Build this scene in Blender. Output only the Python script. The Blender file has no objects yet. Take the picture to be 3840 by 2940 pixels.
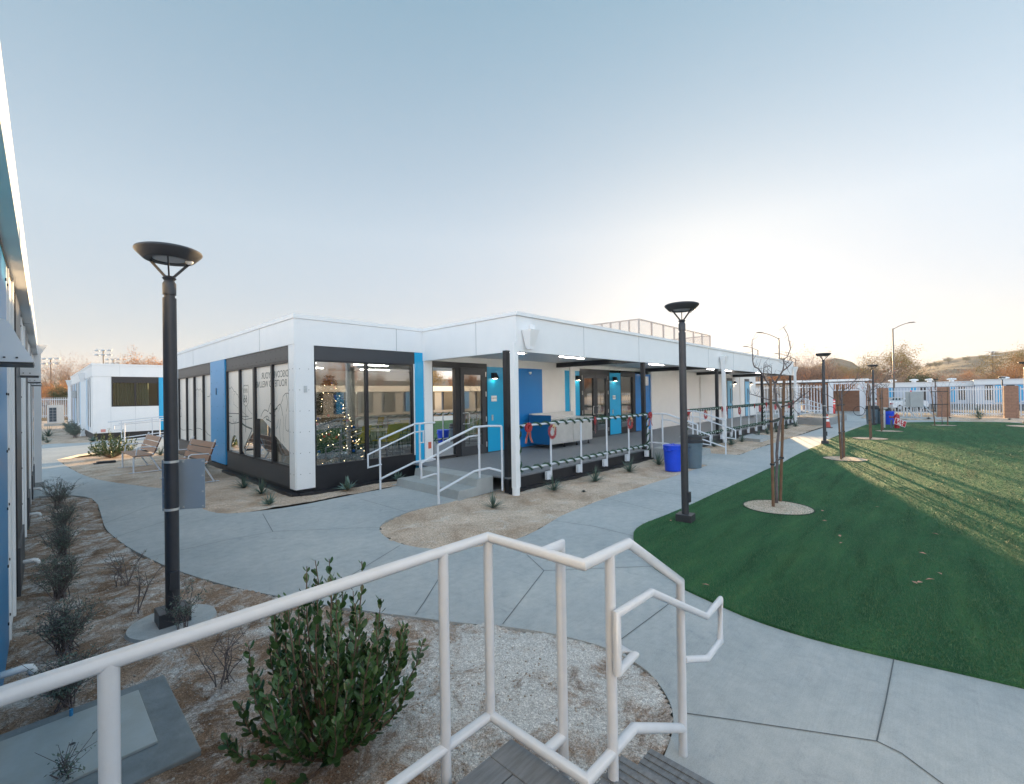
import bpy, bmesh, math, random
import numpy as np
from mathutils import Vector, Matrix, noise
from mathutils.geometry import delaunay_2d_cdt
random.seed(7)
S=bpy.context.scene
COL=S.collection
PI=math.pi
R=math.radians
# ---------------------------------------------------------------- camera model (surveyed from the photograph, 3840x2940 pixels)
CF,CX,CY,RK,CT,CA,CH=1704.6,1920,1470,0.01541,0.00635,0.7556,1.916
FW=(math.cos(CA),math.sin(CA));RT=(math.sin(CA),-math.cos(CA))
ck,sk,ct,st=math.cos(RK),math.sin(RK),math.cos(CT),math.sin(CT)
def ray(x,y):
    dx=x-CX;dy=y-CY
    u=ck*dx-sk*dy;v=ck*dy+sk*dx
    f=CF*ct+v*st;up=-v*ct+CF*st
    return (FW[0]*f+RT[0]*u,FW[1]*f+RT[1]*u,up)
def G(x,y,z=0.):
    r=ray(x,y);t=(z-CH)/r[2];return (r[0]*t,r[1]*t)
def onX(x,y,X):
    r=ray(x,y);t=X/r[0];return (r[1]*t,CH+r[2]*t)
def onY(x,y,Y):
    r=ray(x,y);t=Y/r[1];return (r[0]*t,CH+r[2]*t)
def az(x,y=1480):
    r=ray(x,y);return math.atan2(r[1],r[0])
# ---------------------------------------------------------------- materials
def nd(nt,t,**k):
    n=nt.nodes.new(t)
    for a,b in k.items():
        if a in n.inputs: n.inputs[a].default_value=b
        else: setattr(n,a,b)
    return n
MATS={}
def mat(name,col,rough=.5,metal=0.,noise_amt=0.,scale=8.,bump=0.,bscale=60.,spec=.5,col2=None,emit=None,estr=1.,coat=0.,stretch=None):
    if name in MATS: return MATS[name]
    m=bpy.data.materials.new(name);m.use_nodes=True;nt=m.node_tree
    p=nt.nodes['Principled BSDF'];L=nt.links
    p.inputs['Base Color'].default_value=(*col,1);p.inputs['Roughness'].default_value=rough
    p.inputs['Metallic'].default_value=metal;p.inputs['Specular IOR Level'].default_value=spec
    if coat: p.inputs['Coat Weight'].default_value=coat;p.inputs['Coat Roughness'].default_value=.08
    if emit: p.inputs['Emission Color'].default_value=(*emit,1);p.inputs['Emission Strength'].default_value=estr
    tc=None
    if noise_amt or col2 or bump:
        tc=nd(nt,'ShaderNodeTexCoord');vec=tc.outputs['Object']
        if stretch:
            mp=nd(nt,'ShaderNodeMapping');mp.inputs['Scale'].default_value=stretch;L.new(vec,mp.inputs[0]);vec=mp.outputs[0]
    if noise_amt or col2:
        n=nd(nt,'ShaderNodeTexNoise',Scale=scale,Detail=6.,Roughness=.62);L.new(vec,n.inputs['Vector'])
        cr=nd(nt,'ShaderNodeValToRGB')
        c2=col2 if col2 else tuple(max(0,c*(1-noise_amt)) for c in col)
        cr.color_ramp.elements[0].position=.32;cr.color_ramp.elements[1].position=.68
        cr.color_ramp.elements[0].color=(*c2,1);cr.color_ramp.elements[1].color=(*col,1)
        L.new(n.outputs['Fac'],cr.inputs[0]);L.new(cr.outputs[0],p.inputs['Base Color'])
    if bump:
        n2=nd(nt,'ShaderNodeTexNoise',Scale=bscale,Detail=4.,Roughness=.6);L.new(vec,n2.inputs['Vector'])
        b=nd(nt,'ShaderNodeBump',Strength=bump,Distance=.01);L.new(n2.outputs['Fac'],b.inputs['Height']);L.new(b.outputs[0],p.inputs['Normal'])
    MATS[name]=m;return m
def glass_mat(name,tint=(.85,.9,.88),ior=1.75,extra=.0,rough=.0):
    if name in MATS: return MATS[name]
    m=bpy.data.materials.new(name);m.use_nodes=True;nt=m.node_tree;L=nt.links
    for n in list(nt.nodes): nt.nodes.remove(n)
    o=nd(nt,'ShaderNodeOutputMaterial');mx=nd(nt,'ShaderNodeMixShader');t=nd(nt,'ShaderNodeBsdfTransparent');g=nd(nt,'ShaderNodeBsdfGlossy')
    t.inputs[0].default_value=(*tint,1);g.inputs['Color'].default_value=(.95,.95,.95,1);g.inputs['Roughness'].default_value=rough
    fr=nd(nt,'ShaderNodeFresnel',IOR=ior);ad=nd(nt,'ShaderNodeMath',operation='ADD',use_clamp=True);ad.inputs[1].default_value=extra
    L.new(fr.outputs[0],ad.inputs[0]);L.new(ad.outputs[0],mx.inputs[0]);L.new(t.outputs[0],mx.inputs[1]);L.new(g.outputs[0],mx.inputs[2]);L.new(mx.outputs[0],o.inputs[0])
    MATS[name]=m;return m
def stretch_noise(nt,vec,scale,st,detail=4):
    mp=nd(nt,'ShaderNodeMapping');mp.inputs['Scale'].default_value=st;nt.links.new(vec,mp.inputs[0])
    n=nd(nt,'ShaderNodeTexNoise',Scale=scale,Detail=float(detail),Roughness=.6);nt.links.new(mp.outputs[0],n.inputs['Vector']);return n
def ramp(nt,fac,stops):
    cr=nd(nt,'ShaderNodeValToRGB');e=cr.color_ramp.elements
    while len(e)<len(stops): e.new(.5)
    for i,(p,c) in enumerate(stops):
        e[i].position=p;e[i].color=(*c,1) if len(c)==3 else c
    nt.links.new(fac,cr.inputs[0]);return cr
def mixc(nt,fac,a,b,mode='MIX'):
    m=nd(nt,'ShaderNodeMix',data_type='RGBA',blend_type=mode)
    if isinstance(fac,float): m.inputs[0].default_value=fac
    else: nt.links.new(fac,m.inputs[0])
    for s,i in ((a,6),(b,7)):
        if isinstance(s,tuple): m.inputs[i].default_value=(*s,1)
        else: nt.links.new(s,m.inputs[i])
    return m.outputs[2]
def base_mat(name,rough=.85,spec=.3):
    m=bpy.data.materials.new(name);m.use_nodes=True;nt=m.node_tree;p=nt.nodes['Principled BSDF']
    p.inputs['Roughness'].default_value=rough;p.inputs['Specular IOR Level'].default_value=spec
    tc=nd(nt,'ShaderNodeNewGeometry');MATS[name]=m
    return m,nt,p,tc.outputs['Position']
def concrete_mat():
    m,nt,p,pos=base_mat('concrete_paving',.72,.35);L=nt.links
    a=nd(nt,'ShaderNodeTexNoise',Scale=.55,Detail=5.,Roughness=.6);L.new(pos,a.inputs['Vector'])
    b=nd(nt,'ShaderNodeTexNoise',Scale=9.,Detail=8.,Roughness=.7);L.new(pos,b.inputs['Vector'])
    c=nd(nt,'ShaderNodeTexNoise',Scale=140.,Detail=3.);L.new(pos,c.inputs['Vector'])
    ra=ramp(nt,a.outputs['Fac'],[(.3,(.345,.365,.375)),(.5,(.415,.425,.43)),(.72,(.485,.485,.475))])
    rb=ramp(nt,b.outputs['Fac'],[(.3,(.84,.86,.87)),(.62,(1.04,1.04,1.03))])
    rc=ramp(nt,c.outputs['Fac'],[(.25,(.86,.86,.86)),(.6,(1.03,1.03,1.03))])
    x=mixc(nt,1.,ra.outputs[0],rb.outputs[0],'MULTIPLY');x=mixc(nt,1.,x,rc.outputs[0],'MULTIPLY')
    # faint broom streaks
    k=nd(nt,'ShaderNodeTexNoise',Scale=4.3,Detail=7.,Roughness=.72,Distortion=1.2);L.new(pos,k.inputs['Vector'])
    rk=ramp(nt,k.outputs['Fac'],[(.28,(.80,.81,.83)),(.42,(1.,1.,1.)),(.7,(1.03,1.03,1.02))]);x=mixc(nt,1.,x,rk.outputs[0],'MULTIPLY')
    s=stretch_noise(nt,pos,3.,(1.,26.,1.));rs=ramp(nt,s.outputs['Fac'],[(.3,(.95,.95,.95)),(.7,(1.03,1.03,1.03))]);x=mixc(nt,1.,x,rs.outputs[0],'MULTIPLY')
    # salt bloom and hairline stains
    d=nd(nt,'ShaderNodeTexNoise',Scale=1.7,Detail=9.,Roughness=.75,Distortion=.8);L.new(pos,d.inputs['Vector'])
    rd=ramp(nt,d.outputs['Fac'],[(.66,(0,0,0)),(.8,(.5,.5,.5))]);x=mixc(nt,rd.outputs[0],x,(.6,.6,.58))
    L.new(x,p.inputs['Base Color'])
    bm=nd(nt,'ShaderNodeBump',Strength=.25,Distance=.004);L.new(c.outputs['Fac'],bm.inputs['Height']);L.new(bm.outputs[0],p.inputs['Normal'])
    return m
def soil_mat(name,pale,mid,dark,white,wl,gscale=160.,spread=1.,bloom=None):
    m,nt,p,pos=base_mat(name,.95,.15);L=nt.links
    a=nd(nt,'ShaderNodeTexNoise',Scale=1.3*spread,Detail=7.,Roughness=.66,Distortion=.4);L.new(pos,a.inputs['Vector'])
    ra=ramp(nt,a.outputs['Fac'],[(.34,dark),(.5,mid),(.66,pale)])
    w=nd(nt,'ShaderNodeTexNoise',Scale=2.1*spread,Detail=10.,Roughness=.78,Distortion=.6);L.new(pos,w.inputs['Vector'])
    wf=w.outputs['Fac']
    if bloom:   # salt bloom gathered on the flat ground beside the steps
        ds=nd(nt,'ShaderNodeVectorMath',operation='DISTANCE');ds.inputs[1].default_value=(bloom[0],bloom[1],0);L.new(pos,ds.inputs[0])
        mr=nd(nt,'ShaderNodeMapRange');mr.inputs[1].default_value=bloom[2]*.3;mr.inputs[2].default_value=bloom[2]*1.25;mr.inputs[3].default_value=.15;mr.inputs[4].default_value=0.;L.new(ds.outputs['Value'],mr.inputs[0])
        ad=nd(nt,'ShaderNodeMath',operation='ADD');L.new(wf,ad.inputs[0]);L.new(mr.outputs[0],ad.inputs[1]);wf=ad.outputs[0]
    rw=ramp(nt,wf,[(wl,(0,0,0)),(wl+.16,(.95,.95,.95))])
    x=mixc(nt,rw.outputs[0],ra.outputs[0],white)
    v=nd(nt,'ShaderNodeTexVoronoi',Scale=gscale);L.new(pos,v.inputs['Vector'])
    rv=ramp(nt,v.outputs['Color'],[(.1,(.62,.6,.58)),(.55,(1.,1.,1.)),(.92,(1.5,1.45,1.4))])
    x=mixc(nt,1.,x,rv.outputs[0],'MULTIPLY')
    g=nd(nt,'ShaderNodeTexNoise',Scale=45.,Detail=6.,Roughness=.7);L.new(pos,g.inputs['Vector'])
    rg=ramp(nt,g.outputs['Fac'],[(.3,(.7,.68,.66)),(.6,(1.08,1.08,1.08))]);x=mixc(nt,1.,x,rg.outputs[0],'MULTIPLY')
    L.new(x,p.inputs['Base Color'])
    b1=nd(nt,'ShaderNodeBump',Strength=.7,Distance=.01);L.new(g.outputs['Fac'],b1.inputs['Height'])
    b2=nd(nt,'ShaderNodeBump',Strength=.6,Distance=.004);L.new(v.outputs['Distance'],b2.inputs['Height']);L.new(b1.outputs[0],b2.inputs['Normal']);L.new(b2.outputs[0],p.inputs['Normal'])
    return m
def lawn_mat(name='artificial_turf'):
    m,nt,p,pos=base_mat(name,.75,.25);L=nt.links
    a=stretch_noise(nt,pos,1.1,(.5,3.2,1.),6)
    c=nd(nt,'ShaderNodeTexNoise',Scale=95.,Detail=4.,Roughness=.7);L.new(pos,c.inputs['Vector'])
    ra=ramp(nt,a.outputs['Fac'],[(.3,(.028,.09,.045)),(.55,(.042,.13,.060)),(.75,(.070,.17,.070))])
    rc=ramp(nt,c.outputs['Fac'],[(.3,(.5,.55,.5)),(.65,(1.35,1.3,1.2))]);x=mixc(nt,1.,ra.outputs[0],rc.outputs[0],'MULTIPLY')
    wv=nd(nt,'ShaderNodeMapping');wv.inputs['Rotation'].default_value=(0,0,R(-52));wv.inputs['Scale'].default_value=(.35,3.4,1.);L.new(pos,wv.inputs[0])
    wn=nd(nt,'ShaderNodeTexNoise',Scale=1.5,Detail=5.,Roughness=.55,Distortion=.5);L.new(wv.outputs[0],wn.inputs['Vector'])
    rw=ramp(nt,wn.outputs['Fac'],[(.36,(.74,.76,.74)),(.46,(1.,1.,1.)),(.54,(1.,1.,1.)),(.70,(1.12,1.1,1.08))]);x=mixc(nt,1.,x,rw.outputs[0],'MULTIPLY')
    L.new(x,p.inputs['Base Color']);p.inputs['Specular IOR Level'].default_value=.08
    b=nd(nt,'ShaderNodeBump',Strength=.9,Distance=.02);L.new(c.outputs['Fac'],b.inputs['Height']);L.new(b.outputs[0],p.inputs['Normal'])
    return m
def brick_mat():
    m,nt,p,pos=base_mat('block_wall',.9,.2);L=nt.links
    mp=nd(nt,'ShaderNodeMapping');mp.inputs['Rotation'].default_value=(0,R(90),R(90));L.new(pos,mp.inputs[0])
    b=nd(nt,'ShaderNodeTexBrick');L.new(mp.outputs[0],b.inputs['Vector'])
    b.inputs['Color1'].default_value=(.30,.165,.115,1);b.inputs['Color2'].default_value=(.34,.19,.13,1);b.inputs['Mortar'].default_value=(.24,.15,.11,1)
    b.inputs['Scale'].default_value=1.;b.inputs['Brick Width'].default_value=.4;b.inputs['Row Height'].default_value=.2;b.inputs['Mortar Size'].default_value=.008
    n=nd(nt,'ShaderNodeTexNoise',Scale=14.,Detail=6.);L.new(pos,n.inputs['Vector']);rn=ramp(nt,n.outputs['Fac'],[(.3,(.8,.8,.8)),(.7,(1.1,1.1,1.1))])
    L.new(mixc(nt,1.,b.outputs[0],rn.outputs[0],'MULTIPLY'),p.inputs['Base Color']);return m
def panel_mat(name,col,rough=.45,screws=True):
    m,nt,p,pos=base_mat(name,rough,.45);L=nt.links
    n=nd(nt,'ShaderNodeTexNoise',Scale=1.6,Detail=7.,Roughness=.65);L.new(pos,n.inputs['Vector'])
    rn=ramp(nt,n.outputs['Fac'],[(.3,(.955,.96,.965)),(.7,(1.015,1.015,1.015))])
    s=stretch_noise(nt,pos,5.,(1.,1.,.12));rs=ramp(nt,s.outputs['Fac'],[(.35,(.99,.99,.99)),(.65,(1.005,1.005,1.005))])
    x=mixc(nt,1.,col,rn.outputs[0],'MULTIPLY');x=mixc(nt,1.,x,rs.outputs[0],'MULTIPLY')
    L.new(x,p.inputs['Base Color'])
    b=nd(nt,'ShaderNodeBump',Strength=.06,Distance=.01);L.new(n.outputs['Fac'],b.inputs['Height']);L.new(b.outputs[0],p.inputs['Normal']);return m
M_CONC=concrete_mat()
M_SOIL=soil_mat('granite_soil',(.66,.53,.43),(.55,.43,.34),(.40,.29,.21),(.70,.66,.61),.55,120.,.8)
M_BROWN=soil_mat('brown_soil',(.40,.31,.25),(.30,.205,.145),(.16,.10,.065),(.60,.59,.58),.47,170.,1.7,(2.35,2.15,1.05))
M_LAWN=lawn_mat()
M_BRICK=brick_mat()
M_WHITE=panel_mat('white_panel',(.80,.80,.80))
M_WHITE2=panel_mat('warm_white_panel',(.78,.75,.72))
M_DARK=panel_mat('charcoal_panel',(.045,.048,.055),.38)
M_BLACK=mat('black_trim',(.014,.015,.02),.4,noise_amt=.3,scale=6)
M_LBLUE=panel_mat('sky_blue_panel',(.008,.37,.67),.35)
M_MBLUE=panel_mat('royal_blue_panel',(.010,.19,.53),.35)
M_RAIL=mat('white_rail_paint',(.63,.655,.70),.33,noise_amt=.06,scale=14,bump=.05,bscale=120,coat=.25)
M_BRONZE=mat('dark_lamp_paint',(.04,.042,.05),.42,noise_amt=.25,scale=10,bump=.05)
M_STEEL=mat('stainless_steel',(.68,.67,.65),.33,metal=.45,noise_amt=.12,scale=5)
M_GALV=mat('galvanised_steel',(.55,.58,.6),.45,metal=.55,noise_amt=.2,scale=18)
M_GLASS=glass_mat('window_glass',(.72,.77,.75),1.7,.17)
M_GLASS2=glass_mat('door_glass',(.62,.66,.64),1.8,.26)
M_DECK=mat('composite_decking',(.215,.23,.25),.6,noise_amt=.35,scale=6,stretch=(1,9,1),bump=.3,bscale=30)
M_LIT=mat('lit_diffuser',(.9,.9,.9),.5,emit=(1,.93,.82),estr=22.)
M_WOOD=mat('bench_wood',(.42,.235,.15),.55,noise_amt=.35,scale=7,stretch=(12,1.5,12),bump=.15,bscale=40)
M_WOODE=mat('bench_wood_end',(.09,.03,.02),.6)
M_STAKE=mat('treated_stake',(.215,.115,.065),.8,noise_amt=.5,scale=9,stretch=(3,3,.6),bump=.5,bscale=40)
M_BARK=mat('young_bark',(.16,.13,.13),.85,noise_amt=.4,scale=14,bump=.5,bscale=60)
M_BARK2=mat('tree_bark',(.19,.13,.10),.9,noise_amt=.4,scale=6)
M_LEAFY=mat('glossy_leaf',(.022,.07,.024),.30,col2=(.065,.135,.035),scale=9,spec=.6)
M_SAGE=mat('grey_green_leaf',(.17,.22,.18),.75,col2=(.10,.14,.11),scale=9)
M_YUC=mat('yucca_leaf',(.10,.155,.125),.55,col2=(.055,.095,.07),scale=7)
M_AUT=mat('autumn_leaf',(.62,.30,.10),.8,col2=(.42,.17,.07),scale=2.)
M_CURTG=glass_mat('curtained_glass',(.62,.68,.62),1.4,.0)
M_TAN=mat('dry_twig_foliage',(.42,.26,.18),.9,col2=(.30,.18,.12),scale=.5)
M_OLIVE=mat('golden_foliage',(.42,.27,.08),.85,col2=(.2,.15,.05),scale=.6)
M_ORANGE=mat('orange_leaf',(.75,.16,.05),.7,col2=(.6,.08,.03),scale=30)
M_GREENP=mat('garland_needles',(.02,.06,.035),.8,col2=(.04,.10,.06),scale=30)
M_REDR=mat('red_ribbon',(.42,.03,.035),.5,col2=(.28,.015,.02),scale=60)
M_REDB=mat('red_tinsel',(.38,.02,.045),.4,col2=(.55,.12,.12),scale=80)
M_GOLD=mat('gold_trim',(.75,.6,.35),.35,metal=.5)
M_BLUEP=mat('blue_plastic',(.006,.06,.62),.38,noise_amt=.15,scale=5)
M_GREYP=mat('grey_plastic',(.10,.145,.175),.5,noise_amt=.15,scale=5)
M_BLKP=mat('black_plastic',(.018,.02,.025),.45)
M_RED=mat('red_paint',(.42,.012,.022),.4,noise_amt=.2,scale=10)
M_CORAL=mat('coral_plastic',(.75,.06,.055),.5)
M_WP=mat('white_plastic',(.78,.78,.78),.4)
M_YEL=mat('yellow_plastic',(.62,.46,.02),.4)
M_JOINT=mat('joint_filler',(.11,.12,.125),.9)
M_ASPH=mat('asphalt',(.07,.07,.075),.9,noise_amt=.3,scale=3,bump=.3,bscale=90)
# ---------------------------------------------------------------- objects
def wloc(o):
    v=Vector((0,0,0))
    while o is not None: v+=o.location;o=o.parent
    return v
def tag(o,label=None,cat=None,group=None,kind=None):
    if label: o['label']=label
    if cat: o['category']=cat
    if group: o['group']=group
    if kind: o['kind']=kind
    return o
def thing(name,label,cat,loc=(0,0,0),rz=0.,group=None):
    o=bpy.data.objects.new(name,None);COL.objects.link(o);o.location=loc;o.rotation_euler=(0,0,rz);o.empty_display_size=.2
    return tag(o,label,cat,group)
class B:
    def __init__(s): s.v=[];s.f=[]
    def add(s,vs,fs):
        n=len(s.v);s.v+= [tuple(v) for v in vs];s.f+=[tuple(i+n for i in f) for f in fs];return s
    def box(s,x0,x1,y0,y1,z0,z1):
        return s.add([(x0,y0,z0),(x1,y0,z0),(x1,y1,z0),(x0,y1,z0),(x0,y0,z1),(x1,y0,z1),(x1,y1,z1),(x0,y1,z1)],
            [(3,2,1,0),(4,5,6,7),(0,1,5,4),(1,2,6,5),(2,3,7,6),(3,0,4,7)])
    def obox(s,c,sz,rot=None):
        n=len(s.v);x,y,z=[q/2 for q in sz];s.box(-x,x,-y,y,-z,z)
        c=Vector(c)
        for i in range(n,len(s.v)):
            p=Vector(s.v[i]);p=(rot@p if rot else p)+c;s.v[i]=tuple(p)
        return s
    def beam(s,a,b,w,h):
        a=Vector(a);b=Vector(b);d=b-a;q=d.to_track_quat('X','Z').to_matrix()
        return s.obox((a+b)/2,(d.length,w,h),q)
    def tube(s,pts,r,n=10,cap=True,closed=False):
        pts=[Vector(p) for p in pts];N=len(pts);rr=r if hasattr(r,'__len__') else [r]*N
        rings=[];prev=None
        for i,p in enumerate(pts):
            if closed: d=(pts[(i+1)%N]-pts[i-1])
            elif i==0: d=pts[1]-pts[0]
            elif i==N-1: d=pts[-1]-pts[-2]
            else: d=(pts[i+1]-p).normalized()+(p-pts[i-1]).normalized()
            if d.length<1e-7: d=pts[min(i+1,N-1)]-pts[max(i-1,0)]
            d.normalize()
            if prev is None:
                u=d.cross(Vector((0,0,1)))
                if u.length<.02: u=d.cross(Vector((0,1,0)))
            else: u=prev-d*prev.dot(d)
            u.normalize();w=d.cross(u);prev=u
            k=1.
            if 0<i<N-1 and not closed:
                c=(pts[i+1]-p).normalized().dot((p-pts[i-1]).normalized());k=1/max(.5,math.sqrt(max(.05,(1+c)/2)))
                bis=((pts[i+1]-p).normalized()-(p-pts[i-1]).normalized())
                if bis.length>1e-4: bis.normalize()
                else: bis=None
            else: bis=None
            rg=[]
            for j in range(n):
                a=2*PI*j/n;o=(u*math.cos(a)+w*math.sin(a))*rr[i]
                if bis is not None: o+=bis*o.dot(bis)*(k-1)
                rg.append(p+o)
            rings.append(rg)
        base=len(s.v)
        for rg in rings: s.v+=[tuple(q) for q in rg]
        M=N if closed else N-1
        for i in range(M):
            a=base+i*n;b=base+((i+1)%N)*n
            for j in range(n): s.f.append((a+j,a+(j+1)%n,b+(j+1)%n,b+j))
        if cap and not closed:
            s.f.append(tuple(base+j for j in range(n))[::-1]);s.f.append(tuple(base+(N-1)*n+j for j in range(n)))
        return s
    def lathe(s,prof,c=(0,0,0),n=24,cap=False):
        base=len(s.v)
        for r,z in prof:
            for j in range(n):
                a=2*PI*j/n;s.v.append((c[0]+r*math.cos(a),c[1]+r*math.sin(a),c[2]+z))
        for i in range(len(prof)-1):
            for j in range(n):
                a=base+i*n;b=a+n;s.f.append((a+j,a+(j+1)%n,b+(j+1)%n,b+j))
        if cap:
            s.f.append(tuple(base+j for j in range(n))[::-1]);s.f.append(tuple(base+(len(prof)-1)*n+j for j in range(n)))
        return s
    def prism(s,poly,z0,z1):
        n=len(poly);return s.add([(x,y,z0) for x,y in poly]+[(x,y,z1) for x,y in poly],
            [tuple(range(n))[::-1],tuple(range(n,2*n))]+[(i,(i+1)%n,n+(i+1)%n,n+i) for i in range(n)])
    def extr(s,poly,axis,a,b):
        # poly in the two other axes, extruded along axis
        n=len(poly)
        def mk(p,t): return (t,p[0],p[1]) if axis=='x' else (p[0],t,p[1])
        return s.add([mk(p,a) for p in poly]+[mk(p,b) for p in poly],[tuple(range(n))[::-1],tuple(range(n,2*n))]+[(i,(i+1)%n,n+(i+1)%n,n+i) for i in range(n)])
    def build(s,name,m,parent=None,smooth=False,kind=None,label=None,local=False,ang=None,bevel=0):
        me=bpy.data.meshes.new(name);vs=s.v
        if parent is not None and not local:
            w=wloc(parent);vs=[(a-w[0],b-w[1],c-w[2]) for a,b,c in vs]
        me.from_pydata(vs,[],s.f);me.materials.append(m)
        bm=bmesh.new();bm.from_mesh(me);bmesh.ops.recalc_face_normals(bm,faces=bm.faces);bm.to_mesh(me);bm.free()
        if smooth: 
            me.shade_smooth()
            if ang: 
                try: me.set_sharp_from_angle(angle=R(ang))
                except Exception: pass
        o=bpy.data.objects.new(name,me);COL.objects.link(o)
        if parent is not None: o.parent=parent
        if kind: o['kind']=kind
        if label: o['label']=label
        if bevel:
            b=o.modifiers.new('bevel','BEVEL');b.width=bevel;b.segments=2;b.limit_method='ANGLE'
        return o
def npmesh(name,verts,faces,m,parent=None,kind=None,smooth=False):
    me=bpy.data.meshes.new(name);verts=np.asarray(verts,dtype=np.float32).reshape(-1,3);faces=np.asarray(faces,dtype=np.int32)
    k=faces.shape[1];me.vertices.add(len(verts));me.vertices.foreach_set('co',verts.ravel())
    me.loops.add(faces.size);me.loops.foreach_set('vertex_index',faces.ravel())
    me.polygons.add(len(faces));me.polygons.foreach_set('loop_start',np.arange(0,faces.size,k,dtype=np.int32));me.polygons.foreach_set('loop_total',np.full(len(faces),k,dtype=np.int32))
    me.update(calc_edges=True);me.materials.append(m)
    if smooth: me.shade_smooth()
    o=bpy.data.objects.new(name,me);COL.objects.link(o)
    if parent is not None: o.parent=parent
    if kind: o['kind']=kind
    return o
def copy_tree(o,parent=None):
    c=o.copy();COL.objects.link(c);c.parent=parent
    for ch in list(o.children): copy_tree(ch,c)
    return c
def place(proto,first,loc,rz=0.,label=None,group=None,scale=None,cat=None):
    o=proto if first else copy_tree(proto)
    o.location=loc;o.rotation_euler=(0,0,rz)
    if scale: o.scale=(scale,)*3 if not hasattr(scale,'__len__') else scale
    if label: o['label']=label
    if group: o['group']=group
    if cat: o['category']=cat
    return o
def text(s,size,m,parent,o,xd,yd,name='lettering',ext=.002,align='CENTER',bold=0.):
    cu=bpy.data.curves.new(name,'FONT');cu.body=s;cu.size=size;cu.align_x=align;cu.align_y='CENTER';cu.extrude=ext;cu.offset=bold
    t=bpy.data.objects.new(name+'_src',cu);COL.objects.link(t);bpy.context.view_layer.update()
    dg=bpy.context.evaluated_depsgraph_get();me=bpy.data.meshes.new_from_object(t.evaluated_get(dg))
    bpy.data.objects.remove(t,do_unlink=True);bpy.data.curves.remove(cu)
    xd=Vector(xd).normalized();yd=Vector(yd).normalized();zd=xd.cross(yd);o=Vector(o);w=wloc(parent) if parent else Vector((0,0,0))
    for v in me.vertices: v.co=o+xd*v.co.x+yd*v.co.y+zd*v.co.z-w
    me.materials.clear();me.materials.append(m);me.name=name
    ob=bpy.data.objects.new(name,me);COL.objects.link(ob);ob.parent=parent;return ob
def inside(p,poly):
    x,y=p;c=False;n=len(poly);j=n-1
    for i in range(n):
        xi,yi=poly[i];xj,yj=poly[j]
        if (yi>y)!=(yj>y) and x<(xj-xi)*(y-yi)/(yj-yi)+xi: c=not c
        j=i
    return c
def smooth_poly(pts,it=2,closed=False):
    for _ in range(it):
        n=len(pts);q=[]
        rng=range(n) if closed else range(n-1)
        if not closed:q.append(pts[0])
        for i in rng:
            a=pts[i];b=pts[(i+1)%n];q.append((a[0]*.75+b[0]*.25,a[1]*.75+b[1]*.25));q.append((a[0]*.25+b[0]*.75,a[1]*.25+b[1]*.75))
        if not closed:q.append(pts[-1])
        pts=q
    return pts
def sheet(name,outer,holes,z,thick,m,kind='structure'):
    V=[];E=[]
    for poly in [outer]+holes:
        n=len(V);k=len(poly);V+=[Vector(p) for p in poly];E+=[(n+i,n+(i+1)%k) for i in range(k)]
    r=delaunay_2d_cdt(V,E,[],1,1e-5);vs=r[0];b=B()
    b.v=[(v.x,v.y,z) for v in vs];fs=[]
    for f in r[2]:
        c=(sum(vs[i].x for i in f)/len(f),sum(vs[i].y for i in f)/len(f))
        if inside(c,outer) and not any(inside(c,h) for h in holes): fs.append(tuple(f))
    b.f=fs
    for poly in [outer]+holes:
        k=len(poly);n=len(b.v)
        for x,y in poly: b.v+=[(x,y,z),(x,y,z-thick)]
        for i in range(k):
            a=n+2*i;c=n+2*((i+1)%k);b.f.append((a,c,c+1,a+1))
    me=bpy.data.meshes.new(name);me.from_pydata(b.v,[],b.f);me.materials.append(m)
    o=bpy.data.objects.new(name,me);COL.objects.link(o);o['kind']=kind;return o
# ================================================================ GROUND
L_EDGE=[(146,1861),(256,1856),(333,1864),(357,1879),(369,1896),(381,1938),(393,1980),(429,2015),(488,2057),(595,2111),(673,2143),(800,2182),(934,2215),(1012,2229),(1186,2263),(1432,2299),(1521,2308),(1678,2330),(1817,2343),(1885,2347),(2071,2374),(2157,2395),(2269,2426),(2374,2476),(2448,2532),(2504,2612),(2526,2674),(2523,2754),(2485,2847)]
bedL=[(-.35,12.6)]+smooth_poly([G(*p) for p in L_EDGE],1)+[(2.1,.9),(1.7,.2),(1.2,-3),(-.35,-3)]
isl=[(122,985),(163,1012),(201,1026),(245,1034),(300,1041),(347,1047),(392,1052),(416,1066),(424,1082),(440,1094),(475,1101),(520,1099),(628,1086),(740,1063),(820,1048),(857,1040)]
bedA=smooth_poly([G(a*1.75,b*1.75) for a,b in isl],1)+[(5.42,8.75),(6.6,9.0),(6.6,12),(3.7,12),(3.7,20.3),(3.2,21.2)]+[G(*p) for p in [(600,1680),(520,1682),(461,1685),(400,1690),(338,1698),(292,1705)]]
por=[(1710,1875),(1677,1884),(1618,1896),(1558,1911),(1522,1922),(1469,1942),(1439,1957),(1424,1975),(1423,1989),(1433,2004),(1460,2022),(1500,2038),(1550,2050),(1600,2057),(1680,2060),(1755,2055),(1860,2041),(1953,2018),(2021,1985),(2076,1951),(2108,1932),(2168,1908),(2257,1873),(2376,1834),(2550,1779),(2655,1744)]
bedP=smooth_poly([G(*p) for p in por],1)+[(12.42,5.1),(12.42,6.3),(6.2,6.6),(5.4,6.45)]
por2=[(2771,1706),(2800,1696),(2825,1686),(2890,1666),(2946,1648),(3011,1628),(3086,1604)]
bedP2=[(14.55,5.0)]+[G(*p) for p in por2]+[(30.2,4.75),(30.2,6.3),(14.55,6.3)]
bedN=[(-.4,29.2),G(200,1664),G(280,1662),G(350,1658),(2.1,29.4),(2.4,29.6),(9,29.9),(9,31),(2.3,31),(2.3,49),(3,66),(-.4,66)]
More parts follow.
